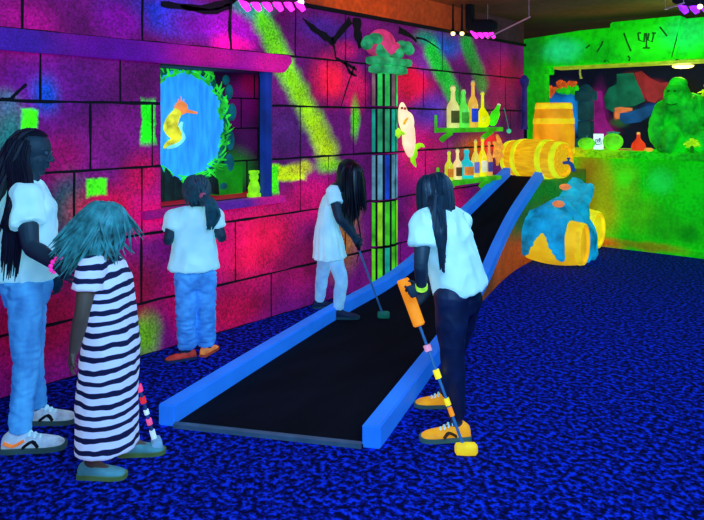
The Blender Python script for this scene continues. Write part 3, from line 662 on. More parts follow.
def bottle(px, top, shelf, kind, gcol, lcol, label, base_py=None, tilt=0, xo=.11):
    kx = WX+xo
    y, zt = wall_yz(px, top, kx); z = shelf[2]; h = zt-z
    y = min(max(y, shelf[0]+.05), shelf[1]-.05) if tilt == 0 else y
    loc = V((kx, y, z)); t = thing('bottle', label, 'bottle', loc, 'bottles on the wall shelves')
    b = new()
    if kind == 'wine': w = h*.155; prof = [(w*.9, 0), (w, .01), (w, h*.48), (w*.85, h*.57), (w*.4, h*.68), (w*.32, h*.9), (w*.42, h*.91), (w*.42, h)]
    elif kind == 'slim': w = h*.115; prof = [(w*.9, 0), (w, .01), (w, h*.5), (w*.8, h*.6), (w*.38, h*.7), (w*.32, h*.93), (w*.42, h*.94), (w*.42, h)]
    elif kind == 'squat': w = h*.25; prof = [(w*.9, 0), (w, .012), (w*1.02, h*.4), (w*.9, h*.55), (w*.4, h*.66), (w*.28, h*.85), (w*.38, h*.87), (w*.38, h)]
    else: w = h*.22; prof = [(w*.5, 0), (w*.8, .012), (w, h*.2), (w*.93, h*.33), (w*.5, h*.48), (w*.22, h*.58), (w*.18, h*.94), (w*.26, h*.95), (w*.26, h)]
    M = Matrix.Rotation(tilt, 3, 'X') if tilt else None
    lathe(b, prof, loc, M, 18); obj('glass', b, mat('glass_%d_%d_%d' % gcol, gcol, em=.75, var=.2, rough=.2), t)
    if lcol:
        b = new(); n = 9; A = []; B = []
        rs = []
        for zz in (h*.12, h*.42):
            rs.append([loc+V(((w*1.03)*math.cos(-1.3+2.2*i/(n-1)), (w*1.03)*math.sin(-1.3+2.2*i/(n-1)), zz)) for i in range(n)])
        va = [b.verts.new(p) for p in rs[0]]; vb = [b.verts.new(p) for p in rs[1]]
        for i in range(n-1): b.faces.new((va[i], va[i+1], vb[i+1], vb[i]))
        obj('paper_label', b, mat('lab_%d_%d_%d' % lcol, lcol, em=.6, var=.3, scale=20), t)
    b = new(); lathe(b, [(.0, h*.985), (prof[-1][0]*.8, h*.985), (prof[-1][0]*.75, h*1.04), (0, h*1.045)], loc, M, 12); obj('cork', b, mat('cork', (200, 190, 130), em=.4), t)
bottle(453, 87, SU, 'wine', (215, 215, 120), (70, 80, 20), 'yellow bottle with dark label, leftmost on the upper shelf')
bottle(463.5, 91, SU, 'wine', (90, 215, 70), (60, 160, 40), 'green bottle on the upper shelf, second from its left end')
bottle(473, 82.5, SU, 'slim', (235, 170, 60), (30, 60, 200), 'tall orange bottle with blue label on the upper shelf')
bottle(482.5, 93, SU, 'pear', (225, 230, 0), None, 'round yellow pear-shaped bottle on the upper shelf')
bottle(449, 152, SL, 'wine', (205, 215, 40), (230, 130, 20), 'yellow bottle with orange label, leftmost on the lower shelf')
bottle(457.5, 150, SL, 'wine', (250, 210, 140), (90, 60, 20), 'cream bottle with dark label, second on the lower shelf')
bottle(466.5, 150, SL, 'squat', (20, 185, 190), (235, 130, 40), 'squat teal bottle with orange label on the lower shelf')
bottle(475.5, 141, SL, 'slim', (235, 200, 70), (120, 110, 190), 'slim yellow bottle with lilac label on the lower shelf')
bottle(482.5, 139, SL, 'slim', (240, 215, 20), (240, 240, 190), 'tallest yellow bottle with pale base label on the lower shelf')
bottle(489, 143, SL, 'slim', (225, 150, 70), (60, 60, 140), 'orange bottle with dark blue label, rightmost on the lower shelf')
# leaning green bottle
loc = V((WX+.13, wall_yz(492, 123, WX+.13)[0], SU[2]+.045)); t = thing('tipped_bottle', 'bright green bottle leaning over at the right end of the upper shelf', 'bottle', loc, 'bottles on the wall shelves')
b = new(); M = Matrix.Rotation(math.radians(-38), 3, 'X'); lathe(b, [(.04, -.01), (.05, .02), (.05, .13), (.03, .17), (.02, .21), (.02, .24)], loc, M, 16); obj('glass', b, mat('glass_bright_green', (60, 230, 20), em=.75, rough=.2), t)
b = new(); lathe(b, [(.017, .235), (.02, .26), (.0, .265)], loc, M, 12); obj('cork', b, mat('cork_pale', (220, 240, 170), em=.6), t)
# hanging string with bead
b = new(); s0 = V((WX+.05, *wall_yz(500, 108))); s1 = V((WX+.05, *wall_yz(505, 131)))
t = thing('hanging_string', 'thin teal string with a bead hanging right of the upper bottle shelf', 'string', s1)
tube(b, [s0, s0.lerp(s1, .5)+V((0, .01, 0)), s1], .006, 6, 3); obj('cord', b, mat('cord_teal', (60, 140, 130), em=.4), t)
b = new(); ell(b, s1, .028); obj('bead', b, mat('bead_teal', (60, 200, 150), em=.6), t)
# orange starfish near the barrel
sp = V((WX+.13, *wall_yz(497, 150, WX+.13)))
t = thing('starfish', 'orange starfish-like coral ornament between the lower bottles and the ramp barrel', 'ornament', sp)
b = new()
for k in range(6):
    a = k*PI/3+.3; tube(b, [sp, sp+V((.02, .07*math.cos(a), .09*math.sin(a))), sp+V((.0, .10*math.cos(a+.3), .17*math.sin(a+.2)))], [.04, .03, .012], 8, 3)
for k in range(8): ell(b, sp+V((.02, random.uniform(-.06, .06), random.uniform(-.1, .1))), .02, seg=8, rg=6)
obj('arms', b, mat('starfish_orange', (240, 150, 50), em=.75, var=.4, scale=25), t)
# capital sconce on far dark corner
b = new(); s0 = V((WX+.06, *wall_yz(520, 88)))
t = thing('corner_moulding', 'slim dark blue moulding on the wall left of the green arch', 'moulding', (s0.x, s0.y, s0.z-.5))
prof = [(.045, -.5), (.035, -.45), (.03, .0), (.05, .04), (.055, .1), (.03, .14), (.0, .16)]
lathe(b, prof, s0, None, 12); obj('moulding_body', b, mat('moulding_blue', (30, 30, 110), em=.4, var=.5, scale=8), t)

# ================================================================== LANE
ST = [((-2.88, 1.92), (-1.90, 2.43), .105), ((-3.14, 2.75), (-2.17, 3.2), .105), ((-3.45, 3.80), (-2.53, 4.2), .105), ((-3.565, 4.5), (-2.74, 4.78), .145), ((-3.63, 5.0), (-2.87, 5.2), .225), ((-3.67, 5.55), (-3.02, 5.72), .40), ((-3.69, 6.15), (-3.15, 6.3), .62), ((-3.70, 7.0), (-3.25, 7.1), .95)]
Lp, Zz = smooth_path([V((*s[0], 0)) for s in ST], [s[2] for s in ST], 5); Rp, _ = smooth_path([V((*s[1], 0)) for s in ST], [s[2] for s in ST], 5)
zs, _ = smooth_path([V((i, s[2], 0)) for i, s in enumerate(ST)], None, 5); Zz = [p.y for p in zs]
lane = thing('mini_golf_lane', 'black mini-golf lane with blue side rails, ramping up towards the barrel', 'mini golf lane', (-2.4, 2.2, 0))
def rail(pl, pr, w, hh, m, nm):
    b = new(); rs = []
    for a, c, z in zip(pl, pr, Zz):
        d = (c-a).normalized()
        p = [a, a+d*w]
        bot = max(z-hh, 0.0)
        rs.append([V((p[0].x, p[0].y, bot)), V((p[1].x, p[1].y, bot)), V((p[1].x, p[1].y, z)), V((p[0].x, p[0].y, z))])
    rings(b, rs); finish(b)
    es = [e for e in b.edges if len(e.link_faces) == 2 and e.calc_face_angle(0) > .8]
    bmesh.ops.bevel(b, geom=es, offset=.006, segments=2, affect='EDGES'); obj(nm, b, m, lane)
rail_m = mat('rail_blue', (60, 150, 245), em=.36, emc=(16, 110, 245), var=.12, scale=6)
rail(Lp, Rp, .085, .105, rail_m, 'rail'); rail(Rp, Lp, .085, .105, rail_m, 'rail')
b = new(); rs = []
for a, c, z in zip(Lp, Rp, Zz):
    d = (c-a).normalized(); p0 = a+d*.08; p1 = c-d*.08; s = max(z-.09, .012)
    rs.append([V((p0.x, p0.y, max(s-.03, 0))), V((p1.x, p1.y, max(s-.03, 0))), V((p1.x, p1.y, s)), V((p0.x, p0.y, s))])
rings(b, rs)
def felt_mat():
    m = mat('black_felt', (12, 12, 22), rough=.95, var=.6, scale=2.2, bump=.25, bscale=200, stretch=(3, .8, 1)); 
    m.node_tree.nodes['Principled BSDF'].inputs['Specular IOR Level'].default_value = .15
    return m
obj('playing_surface', b, felt_mat(), lane)
b = new(); a, c = Lp[0], Rp[0]; d = (c-a).normalized(); nrm = V((d.y, -d.x, 0))
p0 = a+d*.086; p1 = c-d*.086
rs = [[p+nrm*.012, p+nrm*.012+V((0, 0, .02)), p-nrm*.012+V((0, 0, .024)), p-nrm*.012] for p in (p0, p1)]
rings(b, rs); obj('front_strip', b, mat('strip_steel', (70, 100, 120), em=.12, rough=.4), lane, False)
# side panels under the ramp
spm = blob_mat('ramp_side_paint', (130, 60, 15), [(-.55, .3, .3, .35, (170, 80, 20)), (-.75, .15, .3, .2, (190, 80, 10)), (-.8, .7, .25, .3, (20, 130, 30)), (-.85, .45, .2, .2, (50, 110, 20)), (-.4, .1, .2, .2, (110, 60, 20))], axes=(0, 2), em=.5, grain=.3, gscale=40)
for pl, pr in ((Lp, Rp), (Rp, Lp)):
    b = new(); rs = []
    for a, c, z in zip(pl, pr, Zz):
        if z < .15: continue
        d = (c-a).normalized(); p0 = a+d*.008; p1 = a+d*.04
        rs.append([V((p0.x, p0.y, 0)), V((p1.x, p1.y, 0)), V((p1.x, p1.y, z-.104)), V((p0.x, p0.y, z-.104))])
    rings(b, rs); obj('side_panel', b, spm, lane, False)
b = new(); box(b, (-3.74, 7.12, 0), (-3.12, 7.42, .83), .01); box(b, (-3.74, 7.42, 0), (-3.12, 7.97, .908), .01); obj('end_platform', b, spm, lane, False)
# barrels
wood_o = mat('barrel_orange', (240, 175, 10), em=.72, var=.3, scale=6, stretch=(1, 6, 6)); wood_y = mat('barrel_yellow', (245, 215, 20), em=.75, var=.25, scale=6)
band = mat('barrel_band_lime', (190, 240, 20), em=.8, var=.2)
def barrel(name, c, M, L_, r, label, mbody, mband, slats=18, hoops=(-.9, -.45, .45, .9)):
    """c = centre of the barrel, axis = M's z"""
    t = thing(name, label, 'barrel', c)
    b = new(); n = slats*4; rs = []
    for k in range(13):
        s = -1+2*k/12; rr = r*(1-.16*s*s)
        ring = []
        for i in range(n):
            g = .985 if i % 4 == 0 else 1.0
            a = 2*PI*i/n; ring.append(c+M @ V((rr*g*math.cos(a), rr*g*math.sin(a), s*L_/2)))
        rs.append(ring)
    rings(b, rs, False)
    for s in (-1, 1):
        rr = r*.84; z = s*L_/2
        pr = [(rr, z), (rr*.9, z), (rr*.9, z-s*.025), (0.0005, z-s*.022)]
        rings(b, [[c+M @ V((q_[0]*math.cos(2*PI*i/n), q_[0]*math.sin(2*PI*i/n), q_[1])) for i in range(n)] for q_ in pr], False)
    obj('staves', b, mbody, t)
    for s in hoops:
        b = new(); rs = []
        for ds in (-.09, .09):
            z = (s+ds)
            for q_ in ((1.0, 0), (1.03, 0)): pass
        prof = []
        for ds in (-.08, .08):
            rr = r*(1-.16*(s+ds)**2); prof.append((rr, (s+ds)*L_/2))
        pr = [(prof[0][0]*.99, prof[0][1]), (prof[0][0]*1.03, prof[0][1]), (prof[1][0]*1.03, prof[1][1]), (prof[1][0]*.99, prof[1][1])]
        rings(b, [[c+M @ V((q_[0]*math.cos(2*PI*i/40), q_[0]*math.sin(2*PI*i/40), q_[1])) for i in range(40)] for q_ in pr], False)
        obj('hoop', b, mband, t)
    return t
MX = Matrix.Rotation(PI/2, 3, 'Y')
barrel('ramp_barrel', V((-3.41, 7.215, 1.05)), Matrix.Rotation(math.radians(-10), 3, 'Z') @ MX, .74, .222, 'orange barrel lying across the top end of the ramp', wood_o, mat('band_lime', (215, 235, 20), em=.75))
barrel('standing_barrel', V((-3.40, 7.68, 1.30)), Matrix.Identity(3), .78, .238, 'orange barrel standing upright behind the ramp end', mat('barrel_deep', (235, 150, 10), em=.7, var=.35, scale=5), mat('band_gold', (250, 205, 20), em=.75))
bc = V((-2.92, 6.66, .245))
M1 = Matrix.Rotation(math.radians(8), 3, 'Z') @ MX
barrel('draped_barrel', bc, M1, .58, .235, 'yellow barrel lying at the front under a teal drape', mat('barrel_front', (250, 185, 20), em=.72, var=.3, scale=3), mat('band_yellow', (250, 200, 20), em=.74), hoops=(.9,))
bc2 = V((-3.06, 7.66, .245))
barrel('rear_barrel', bc2, MX, .42, .235, 'yellow barrel lying behind the teal drape against the counter', wood_y, mat('band_yel2', (250, 225, 30), em=.75), hoops=(.9,))
# teal draped creature over both barrels
drp = thing('teal_drape', 'teal lumpy draped creature with orange eyes slumped over two yellow barrels', 'sea creature', (-2.95, 7.1, 0))
b = new()
def spine(x, y, z): return V((x, y, z))
limb(b, [(-2.99, 6.68, .46), (-3.0, 6.95, .40), (-3.02, 7.2, .44), (-3.08, 7.42, .58), (-3.10, 7.56, .70)], [.10, .22, .22, .18, .13], 20)
ell(b, (-3.0, 7.0, .2), (.22, .24, .2)); ell(b, (-2.93, 7.25, .2), (.2, .2, .2)); ell(b, (-2.86, 7.02, .14), (.13, .2, .14))
axis = M1 @ V((0, 0, 1)); side = V((axis.y, -axis.x, 0))
def on_barrel(s, ang, k=1.0):
    rr = .235*(1-.16*(s/.29)**2)*k+.020
    return bc+axis*s+(side*math.sin(ang)+UP*math.cos(ang))*rr
for i in range(15):
    s = -.285+i*.0285
    t = i/14; low = 2.15-1.15*math.sin(PI*t)**1.5
    rr_ = .030+.006*(i % 2)
    limb(b, [on_barrel(s, -.9), on_barrel(s, -.3), on_barrel(s, .35), on_barrel(s, low*.55), on_barrel(s, low)], [rr_, rr_+.004, rr_+.003, rr_, rr_-.004], 10, 3)
limb(b, [(-3.2, 6.64, .47), (-3.0, 6.66, .535), (-2.82, 6.70, .49)], [.06, .075, .05], 14)
limb(b, [(-3.18, 6.80, .46), (-2.96, 6.84, .56), (-2.78, 6.88, .44)], [.08, .10, .07], 14)
for k in range(4):
    x = -3.1+k*.07; limb(b, [(x, 6.75, .52), (x+.03, 7.0, .60-.02*k), (x+.03, 7.3, .62), (x+.0, 7.5, .74)], [.05, .05, .045, .04], 10)
for x, y, l in [(-2.80, 6.98, .3), (-2.80, 7.14, .32), (-2.84, 7.30, .3)]:
    limb(b, [(x-.15, y, .5), (x-.02, y+.02, .28), (x+.04, y+.03, .05)], [.07, .09, .06], 12)
baked('cloth', b, mat('drape_teal', (14, 160, 205), em=.5, var=.6, scale=5), drp, .011, 2, (.009, (11, 11, 4)))
for e_ in ((565, 187, 7.38), (558.5, 204, 6.88)):
    b = new(); ell(b, at(*e_), (.06, .06, .035)); obj('eye', b, mat('eye_orange', (235, 130, 70), em=.75), drp)
# small teal tap on barrel end
tp = V((-3.035, 7.17, .98))
tap = thing('barrel_tap', 'small dark blue tap on the right end of the ramp barrel', 'tap', tp)
b = new(); tube(b, [tp+V((-.03, 0, .04)), tp+V((.03, 0, .045)), tp+V((.07, -.01, .02)), tp+V((.09, -.01, -.05))], [.018, .02, .022, .026], 10, 3); tube(b, [tp+V((.03, 0, .05)), tp+V((.03, 0, .09))], .012, 8); tube(b, [tp+V((.03, -.03, .09)), tp+V((.03, .03, .09))], .01, 8)
obj('spout', b, mat('tap_blue', (10, 70, 150), em=.4), tap)
# lime plant lump left of the drape
t = thing('glowing_rock', 'yellow-green rounded lump between the ramp side and front barrel', 'rock', (-3.17, 6.62, 0))
b = new(); ell(b, (-3.17, 6.78, .3), (.07, .1, .12)); ell(b, (-3.17, 6.75, .16), (.06, .1, .16)); baked('rock_body', b, mat('rock_lime', (170, 225, 30), em=.7, var=.5, scale=8), t, .015, 2, (.01, (9, 9, 9)))

# ================================================================== CEILING LIGHTS
pink = mat('pink_light', (255, 40, 200), em=2.2, var=.5, scale=30); warm = mat('warm_bulb', (255, 225, 130), em=4, var=.05)
def fixture(name, p, label, lights, w=.22, pole=None, m=pink, along=V((0, 1, 0))):
    t = thing(name, label, 'stage light', p)
    b = new()
    if pole: box(b, V((pole.x-.035, pole.y-.035, p.z)), V((pole.x+.035, pole.y+.035, CEIL)), .006)
    else: tube(b, [p+V((0, 0, .06)), V((p.x, p.y, CEIL))], .025, 10)
    obj('pole', b, dark, t)
    b = new(); sd = V((along.y, -along.x, 0))
    loft(b, [(p+along*(-w)+V((0, 0, .05)), sd*.05, UP*.04), (p+along*(-w*.6)+V((0, 0, .05)), sd*.09, UP*.07), (p+along*(w*.6)+V((0, 0, .05)), sd*.09, UP*.07), (p+along*w+V((0, 0, .05)), sd*.05, UP*.04)], n=16)
    obj('housing', b, dark, t)
    for k in range(lights):
        f = (k+.5)/lights*2-1
        b = new(); q_ = p+along*(f*w*.85)+V((0, 0, -.03))
        tube(b, [q_-along*.035+V((0, 0, .035)), q_+V((0, 0, .0)), q_+along*.03+V((0, 0, -.045))], [.012, w*.35/lights+.012, w*.3/lights+.004], 10, 3)
        obj('lens', b, m, t)
    return t
pz = at(483, 31, 7.0)
fixture('far_stage_light', pz, 'black ceiling stage light glowing magenta on a square pole above the shelves', 4, .14, at(470, 20, 7.0), along=RV)
for k, px in enumerate((453, 462)):
    p = at(px, 33.5, 7.0); b = new(); ell(b, p, .022); 
    t = thing('spot_bulb', 'small warm bulb left of the square ceiling pole, '+('the farther one' if k == 0 else 'the one nearer the pole'), 'bulb', p); obj('bulb', b, warm, t)
    b = new(); tube(b, [p+V((0, 0, .015)), p+V((0, 0, .07)), V((p.x, p.y, CEIL))], [.02, .012, .008], 8); obj('cable', b, dark, t)
p = at(272, 0, 4.75)
fixture('near_stage_light', p, 'ceiling stage light with pink streaks at top above the niche', 6, .27, along=RV)
p = at(300, 2, 4.75); b = new(); ell(b, p, .028); t = thing('white_bulb', 'small white bulb at the right end of the pink stage light', 'bulb', p); obj('bulb', b, mat('white_glow', (230, 220, 255), em=4, var=.02), t)
b = new(); tube(b, [p, V((p.x, p.y, CEIL))], .012, 8); obj('cable', b, dark, t)
p = at(694, 4, 5.6)
fixture('right_stage_light', p, 'purple stage light on the ceiling in the upper right corner', 3, .16, m=mat('violet_light', (130, 30, 255), em=2.4, var=.4, scale=20), along=RV)
p = at(700, 6.5, 5.45); b = new(); ell(b, p, .02); t = thing('corner_bulb', 'small warm bulb under the purple corner stage light', 'bulb', p); obj('bulb', b, warm, t)
b = new(); tube(b, [p, V((p.x, p.y, CEIL))], .01, 8); obj('cable', b, dark, t)
# ceiling track wires
for i, (a, c, lb) in enumerate([((487, 38, 7.0), (530, 17, 5.9), 'thin pale track rail on the ceiling left of the green arch'), ((665, 9.5, 5.9), (684, 3, 5.4), 'short pale track rail at the upper right ceiling')]):
    p, q_ = at(*a), at(*c); b = new(); tube(b, [p, q_], .007, 6); 
    for s in (.02, .98):
        e = p.lerp(q_, s); tube(b, [e, V((e.x, e.y, CEIL))], .002, 6)
    o = obj('track_rail', b, mat('rail_pale', (150, 120, 150), em=.25), None); tag(o, lb, 'rail')

# ================================================================== PEOPLE
skin = mat('skin_dim', (44, 66, 78), rough=.6, var=.12, scale=10)
skin_b = mat('skin_brown', (105, 88, 70), em=.06, emc=(120, 70, 30), rough=.6, var=.15, scale=10)
white = mat('uv_white_cotton', (235, 250, 255), em=.44, emc=(125, 220, 255), var=.18, scale=9, rough=.9)
white2 = mat('uv_white_legging', (170, 215, 255), em=.42, emc=(120, 195, 255), var=.2, scale=14, rough=.9)
def Mframe(fwd, up):
    r = fwd.cross(up).normalized(); u = r.cross(fwd).normalized()
    return Matrix((r, fwd.normalized(), u)).transposed()
def hand(b, w, d, n, s, curl, side, spread=.12):
    d = d.normalized(); n = (n-d*n.dot(d)).normalized(); t = d.cross(n)*side
    loft(b, [(w-d*.06*s, t*.17*s, n*.14*s), (w+d*.1*s, t*.2*s, n*.14*s), (w+d*.3*s, t*.25*s, n*.12*s), (w+d*.48*s, t*.25*s, n*.11*s), (w+d*.54*s, t*.2*s, n*.07*s)], n=14)
    for k, (o, L_) in enumerate(zip((.19, .065, -.06, -.18), (.40, .46, .42, .33))):
        p = w+d*(.47*s-.03*s*abs(k-1))+t*(o*s)
        dd = (d+t*(spread*(1.5-k)*.5)).normalized(); ang = 0; pts = [p]
        for sl in (.44, .32, .26):
            ang += curl*(.8+.1*k)
            q_ = dd*math.cos(ang)+n*math.sin(ang)
            pts.append(pts[-1]+q_*(L_*s*sl))
        limb(b, pts, [.048*s, .046*s, .042*s, .034*s], 8, 2)
    tb = w+d*.12*s+t*.17*s
    t1 = (d*.55+t*.75+n*.3).normalized(); t2 = (d*.75+t*.15+n*(.25+.4*curl)).normalized()
    limb(b, [tb, tb+t1*.22*s, tb+t1*.22*s+t2*.2*s], [.07*s, .056*s, .042*s], 8, 2)
def head(b, c, M, h):
    """h = head height chin to crown. local: x right, y forward, z up"""
    def L_(x, y, z): return c+M @ V((x*h, y*h, z*h))
    ell(b, L_(0, -.05, .12), (.335*h, .41*h, .38*h), M, 24, 16)
    ell(b, L_(0, .06, -.14), (.27*h, .30*h, .34*h), M, 20, 14)
    ell(b, L_(0, .20, -.40), (.12*h, .11*h, .09*h), M); ell(b, L_(0, .28, .11), (.22*h, .08*h, .06*h), M)
    ell(b, L_(-.13, .22, -.14), (.12*h, .10*h, .10*h), M); ell(b, L_(.13, .22, -.14), (.12*h, .10*h, .10*h), M)
    limb(b, [L_(0, .345, .03), L_(0, .40, -.06), L_(0, .43, -.12)], [.035*h, .045*h, .055*h], 10, 3)
    ell(b, L_(-.05, .38, -.135), (.045*h, .05*h, .035*h), M); ell(b, L_(.05, .38, -.135), (.045*h, .05*h, .035*h), M)
    ell(b, L_(0, .34, -.235), (.10*h, .05*h, .028*h), M); ell(b, L_(0, .335, -.285), (.085*h, .05*h, .03*h), M)
    for s in (-1, 1):
        ell(b, L_(s*.335, -.03, -.05), (.035*h, .085*h, .12*h), M); ell(b, L_(s*.345, -.03, -.13), (.03*h, .05*h, .06*h), M)
def hair(b, c, M, h, locks, length, flow=V((0, 0, 0)), r=.012, solids=(), back=None, cap=1.0, tie=None, seed=1, frizz=.0, face_open=.35, part=0.0, lock_open=None):
    rnd = random.Random(seed)
    ce = c+M @ V((0, -.05*h, .13*h)); R_ = V((.36*h, .43*h, .40*h))*cap
    # scalp shell
    g = bmesh.ops.create_uvsphere(b, u_segments=28, v_segments=18, radius=1, matrix=Matrix.Translation(ce) @ M.to_4x4() @ Matrix.Diagonal((R_.x, R_.y, R_.z, 1)))
    Mi = M.transposed(); kill = []
    for v in g['verts']:
        l = Mi @ (v.co-ce); l = V((l.x/R_.x, l.y/R_.y, l.z/R_.z))
        if l.y > face_open and l.z < .55: kill.append(v)
        elif l.z < -.75: kill.append(v)
    bmesh.ops.delete(b, geom=kill, context='VERTS')
    cnt_ = 0
    while cnt_ < locks:
        a = rnd.uniform(0, 2*PI); zz = rnd.uniform(-.35, .98); rr = math.sqrt(1-zz*zz)
        l = V((rr*math.cos(a), rr*math.sin(a), zz))
        if l.y > (face_open+.1 if lock_open is None else lock_open) and l.z < (.62 if lock_open is None else 2): continue
        cnt_ += 1
        p = ce+M @ V((l.x*R_.x, l.y*R_.y, l.z*R_.z)); nrm = (M @ V((l.x/R_.x, l.y/R_.y, l.z/R_.z))).normalized()
        ln = length*rnd.uniform(.82, 1.05); step = ln/11; pts = [p.copy()]; dv = None
        away = (p-(ce+M @ V((0, part*h, .42*h)))); away -= nrm*away.dot(nrm)
        dv = away.normalized() if away.length > 1e-4 else V((0, 0, -1))
        fr = V((rnd.uniform(-1, 1), rnd.uniform(-1, 1), rnd.uniform(-.6, .6)))*frizz
        for k in range(11):
            g_ = V((0, 0, -1))+flow+fr
            if tie is not None and k < 6: g_ = (tie-p).normalized()*2
            dv = (dv*.62+g_.normalized()*.38).normalized()
            p = p+dv*step
            for (sc, sM, sr) in ((ce, M, R_*1.05),)+tuple(solids):
                q_ = sM.transposed() @ (p-sc); e = V((q_.x/sr.x, q_.y/sr.y, q_.z/sr.z)); m_ = e.length
                if m_ < 1: e = e/max(m_, 1e-5); p = sc+sM @ V((e.x*sr.x, e.y*sr.y, e.z*sr.z))
            pts.append(p.copy())
        w = r*rnd.uniform(.7, 1.25)
        tube(b, pts, [w*.7]+[w]*6+[w*.9, w*.75, w*.55, w*.35, w*.12], 5, 1)
def shoe(parent, g0, d, L_, m, ms, kind='sneaker', accents=()):
    """g0 = ankle point on the ground, d = toe direction"""
    d = V((d.x, d.y, 0)).normalized(); s = V((d.y, -d.x, 0)); z0 = g0.z
    prof = [(-.27, .05, .11, .02), (-.25, .115, .26, .02), (-.15, .14, .34, .02), (-.02, .145, .36, .02), (.12, .15, .31, .02), (.28, .165, .23, .02), (.45, .18, .19, .02), (.60, .165, .16, .02), (.69, .12, .12, .025), (.73, .05, .08, .03)]
    b = new(); secs = []
    for y, w, top, bot in prof:
        c = g0+d*(y*L_)+UP*((top+bot)/2*L_); secs.append((c, s*(w*L_), UP*((top-bot)/2*L_)))
    loft(b, secs, n=20, e=2.5)
    o = baked('shoe', b, m, parent, .006, 2)
    o.location = (0, 0, 0)
    b = new()
    lo = [(y, w*1.1) for y, w, t_, bo in prof]
    rs = []
    for (y, w) in lo:
        c = g0+d*(y*L_*1.04)
        rs.append([c-s*w*L_, c+s*w*L_, c+s*w*L_*1.0+UP*.085*L_, c-s*w*L_*1.0+UP*.085*L_])
    rings(b, rs); obj('sole', b, ms, o)
    if kind == 'sneaker':
        b = new()
        for k in range(4):
            y = .10+.08*k; top = (.325-.042*k)*L_+.004
            c = g0+d*(y*L_)+UP*top
            tube(b, [c-s*.085*L_-UP*.012, c+UP*.006, c+s*.085*L_-UP*.012], .0045, 6, 2)
        obj('lace', b, white, o)
    for (side, am, pts) in accents:
        b = new()
        P = []
        for (y, z) in pts:
            w = .15 if y < .2 else .175
            P.append(g0+d*(y*L_)+s*(side*w*L_*.99)+UP*(z*L_))
        tube(b, P, .011, 8, 3, .6); obj('stripe', b, am, o)
    return o
def torso(b, J, H, off=0.0, k=.86):
    """ring loft from pelvis to neck base"""
    hx = (J['hipR']-J['hipL']).normalized(); sx2 = (J['shR']-J['shL']).normalized()
    pel = J['pelvis']; nk = J['neck']; spine = [pel-(nk-pel)*.16, pel, pel.lerp(nk, .28), pel.lerp(nk, .55), pel.lerp(nk, .8), nk-(nk-pel)*.06, nk+(nk-pel)*.02]
    if 'belly' in J: spine[2] = J['belly']; spine[3] = J['belly'].lerp(J['neck'], .42)
    W = [.07, .088, .076, .085, .098, .068, .036]; D_ = [.055, .068, .058, .064, .064, .046, .034]
    secs = []
    for i, p in enumerate(spine):
        t = i/6; u = hx.lerp(sx2, min(1, t*1.3)).normalized(); ax = (spine[min(i+1, 6)]-spine[max(i-1, 0)]).normalized()
        u = (u-ax*u.dot(ax)).normalized(); v = ax.cross(u).normalized()
        kk = k if i < 5 else 1
        secs.append((p, u*(W[i]*H*kk+off), v*(D_[i]*H*kk+off)))
    loft(b, secs, n=28, e=2.3)
    ms = (J['shL']+J['shR'])/2
    limb(b, [J['shL'], ms.lerp(J['neck'], .35), J['shR']], [.04*H+off*.9, .045*H+off*.6, .04*H+off*.9], 14)
def body(parent, J, H, m, hh, hands):
    b = new(); torso(b, J, H)
    Mh = J['M']; head(b, J['head'], Mh, hh)
    limb(b, [J['neck']-UP*.03*H, J['neck'].lerp(J['head'], .35), J['head']+Mh @ V((0, -.1*hh, -.18*hh))], [.036*H, .031*H, .032*H], 14)
    for s in 'LR':
        sh_, el, wr = J['sh'+s], J['el'+s], J['wr'+s]
        limb(b, [sh_, sh_.lerp(el, .5), el, el.lerp(wr, .35), wr], [.036*H, .031*H, .025*H, .026*H, .0175*H], 14)
        hp, kn, an = J['hip'+s], J['kn'+s], J['an'+s]
        limb(b, [hp, hp.lerp(kn, .5), kn, kn.lerp(an, .35), an], [.044*H, .036*H, .029*H, .027*H, .021*H], 16)
        d = J['ft'+s]; limb(b, [an, an+d*.03-UP*.02*H, V((an.x, an.y, max(an.z-.035*H, .0)))+d*.06*H, V((an.x, an.y, max(an.z-.04*H, .0)))+d*.09*H], [.024*H, .022*H, .018*H, .012*H], 10)
        hd = hands.get(s, {}); dd = hd.get('d', wr-el); nn = hd.get('n', V((0, 0, -1)))
        hand(b, wr, dd, nn, hd.get('s', .098*H), hd.get('curl', .35), (1 if s == 'R' else -1)*hd.get('flip', 1), hd.get('spread', .12))
    o = baked('body', b, m, parent, .0038, 2)
    # eyes
    for s in (-1, 1):
        e = new(); ell(e, J['head']+Mh @ V((s*.13*hh, .325*hh, .03*hh)), .045*hh, None, 12, 8); eo = obj('eye', e, mat('eye_white', (90, 110, 125)), parent)
        e = new(); ell(e, J['head']+Mh @ V((s*.13*hh, .36*hh, .03*hh)), .022*hh, None, 10, 6); obj('iris', e, dark, eo)
    return o
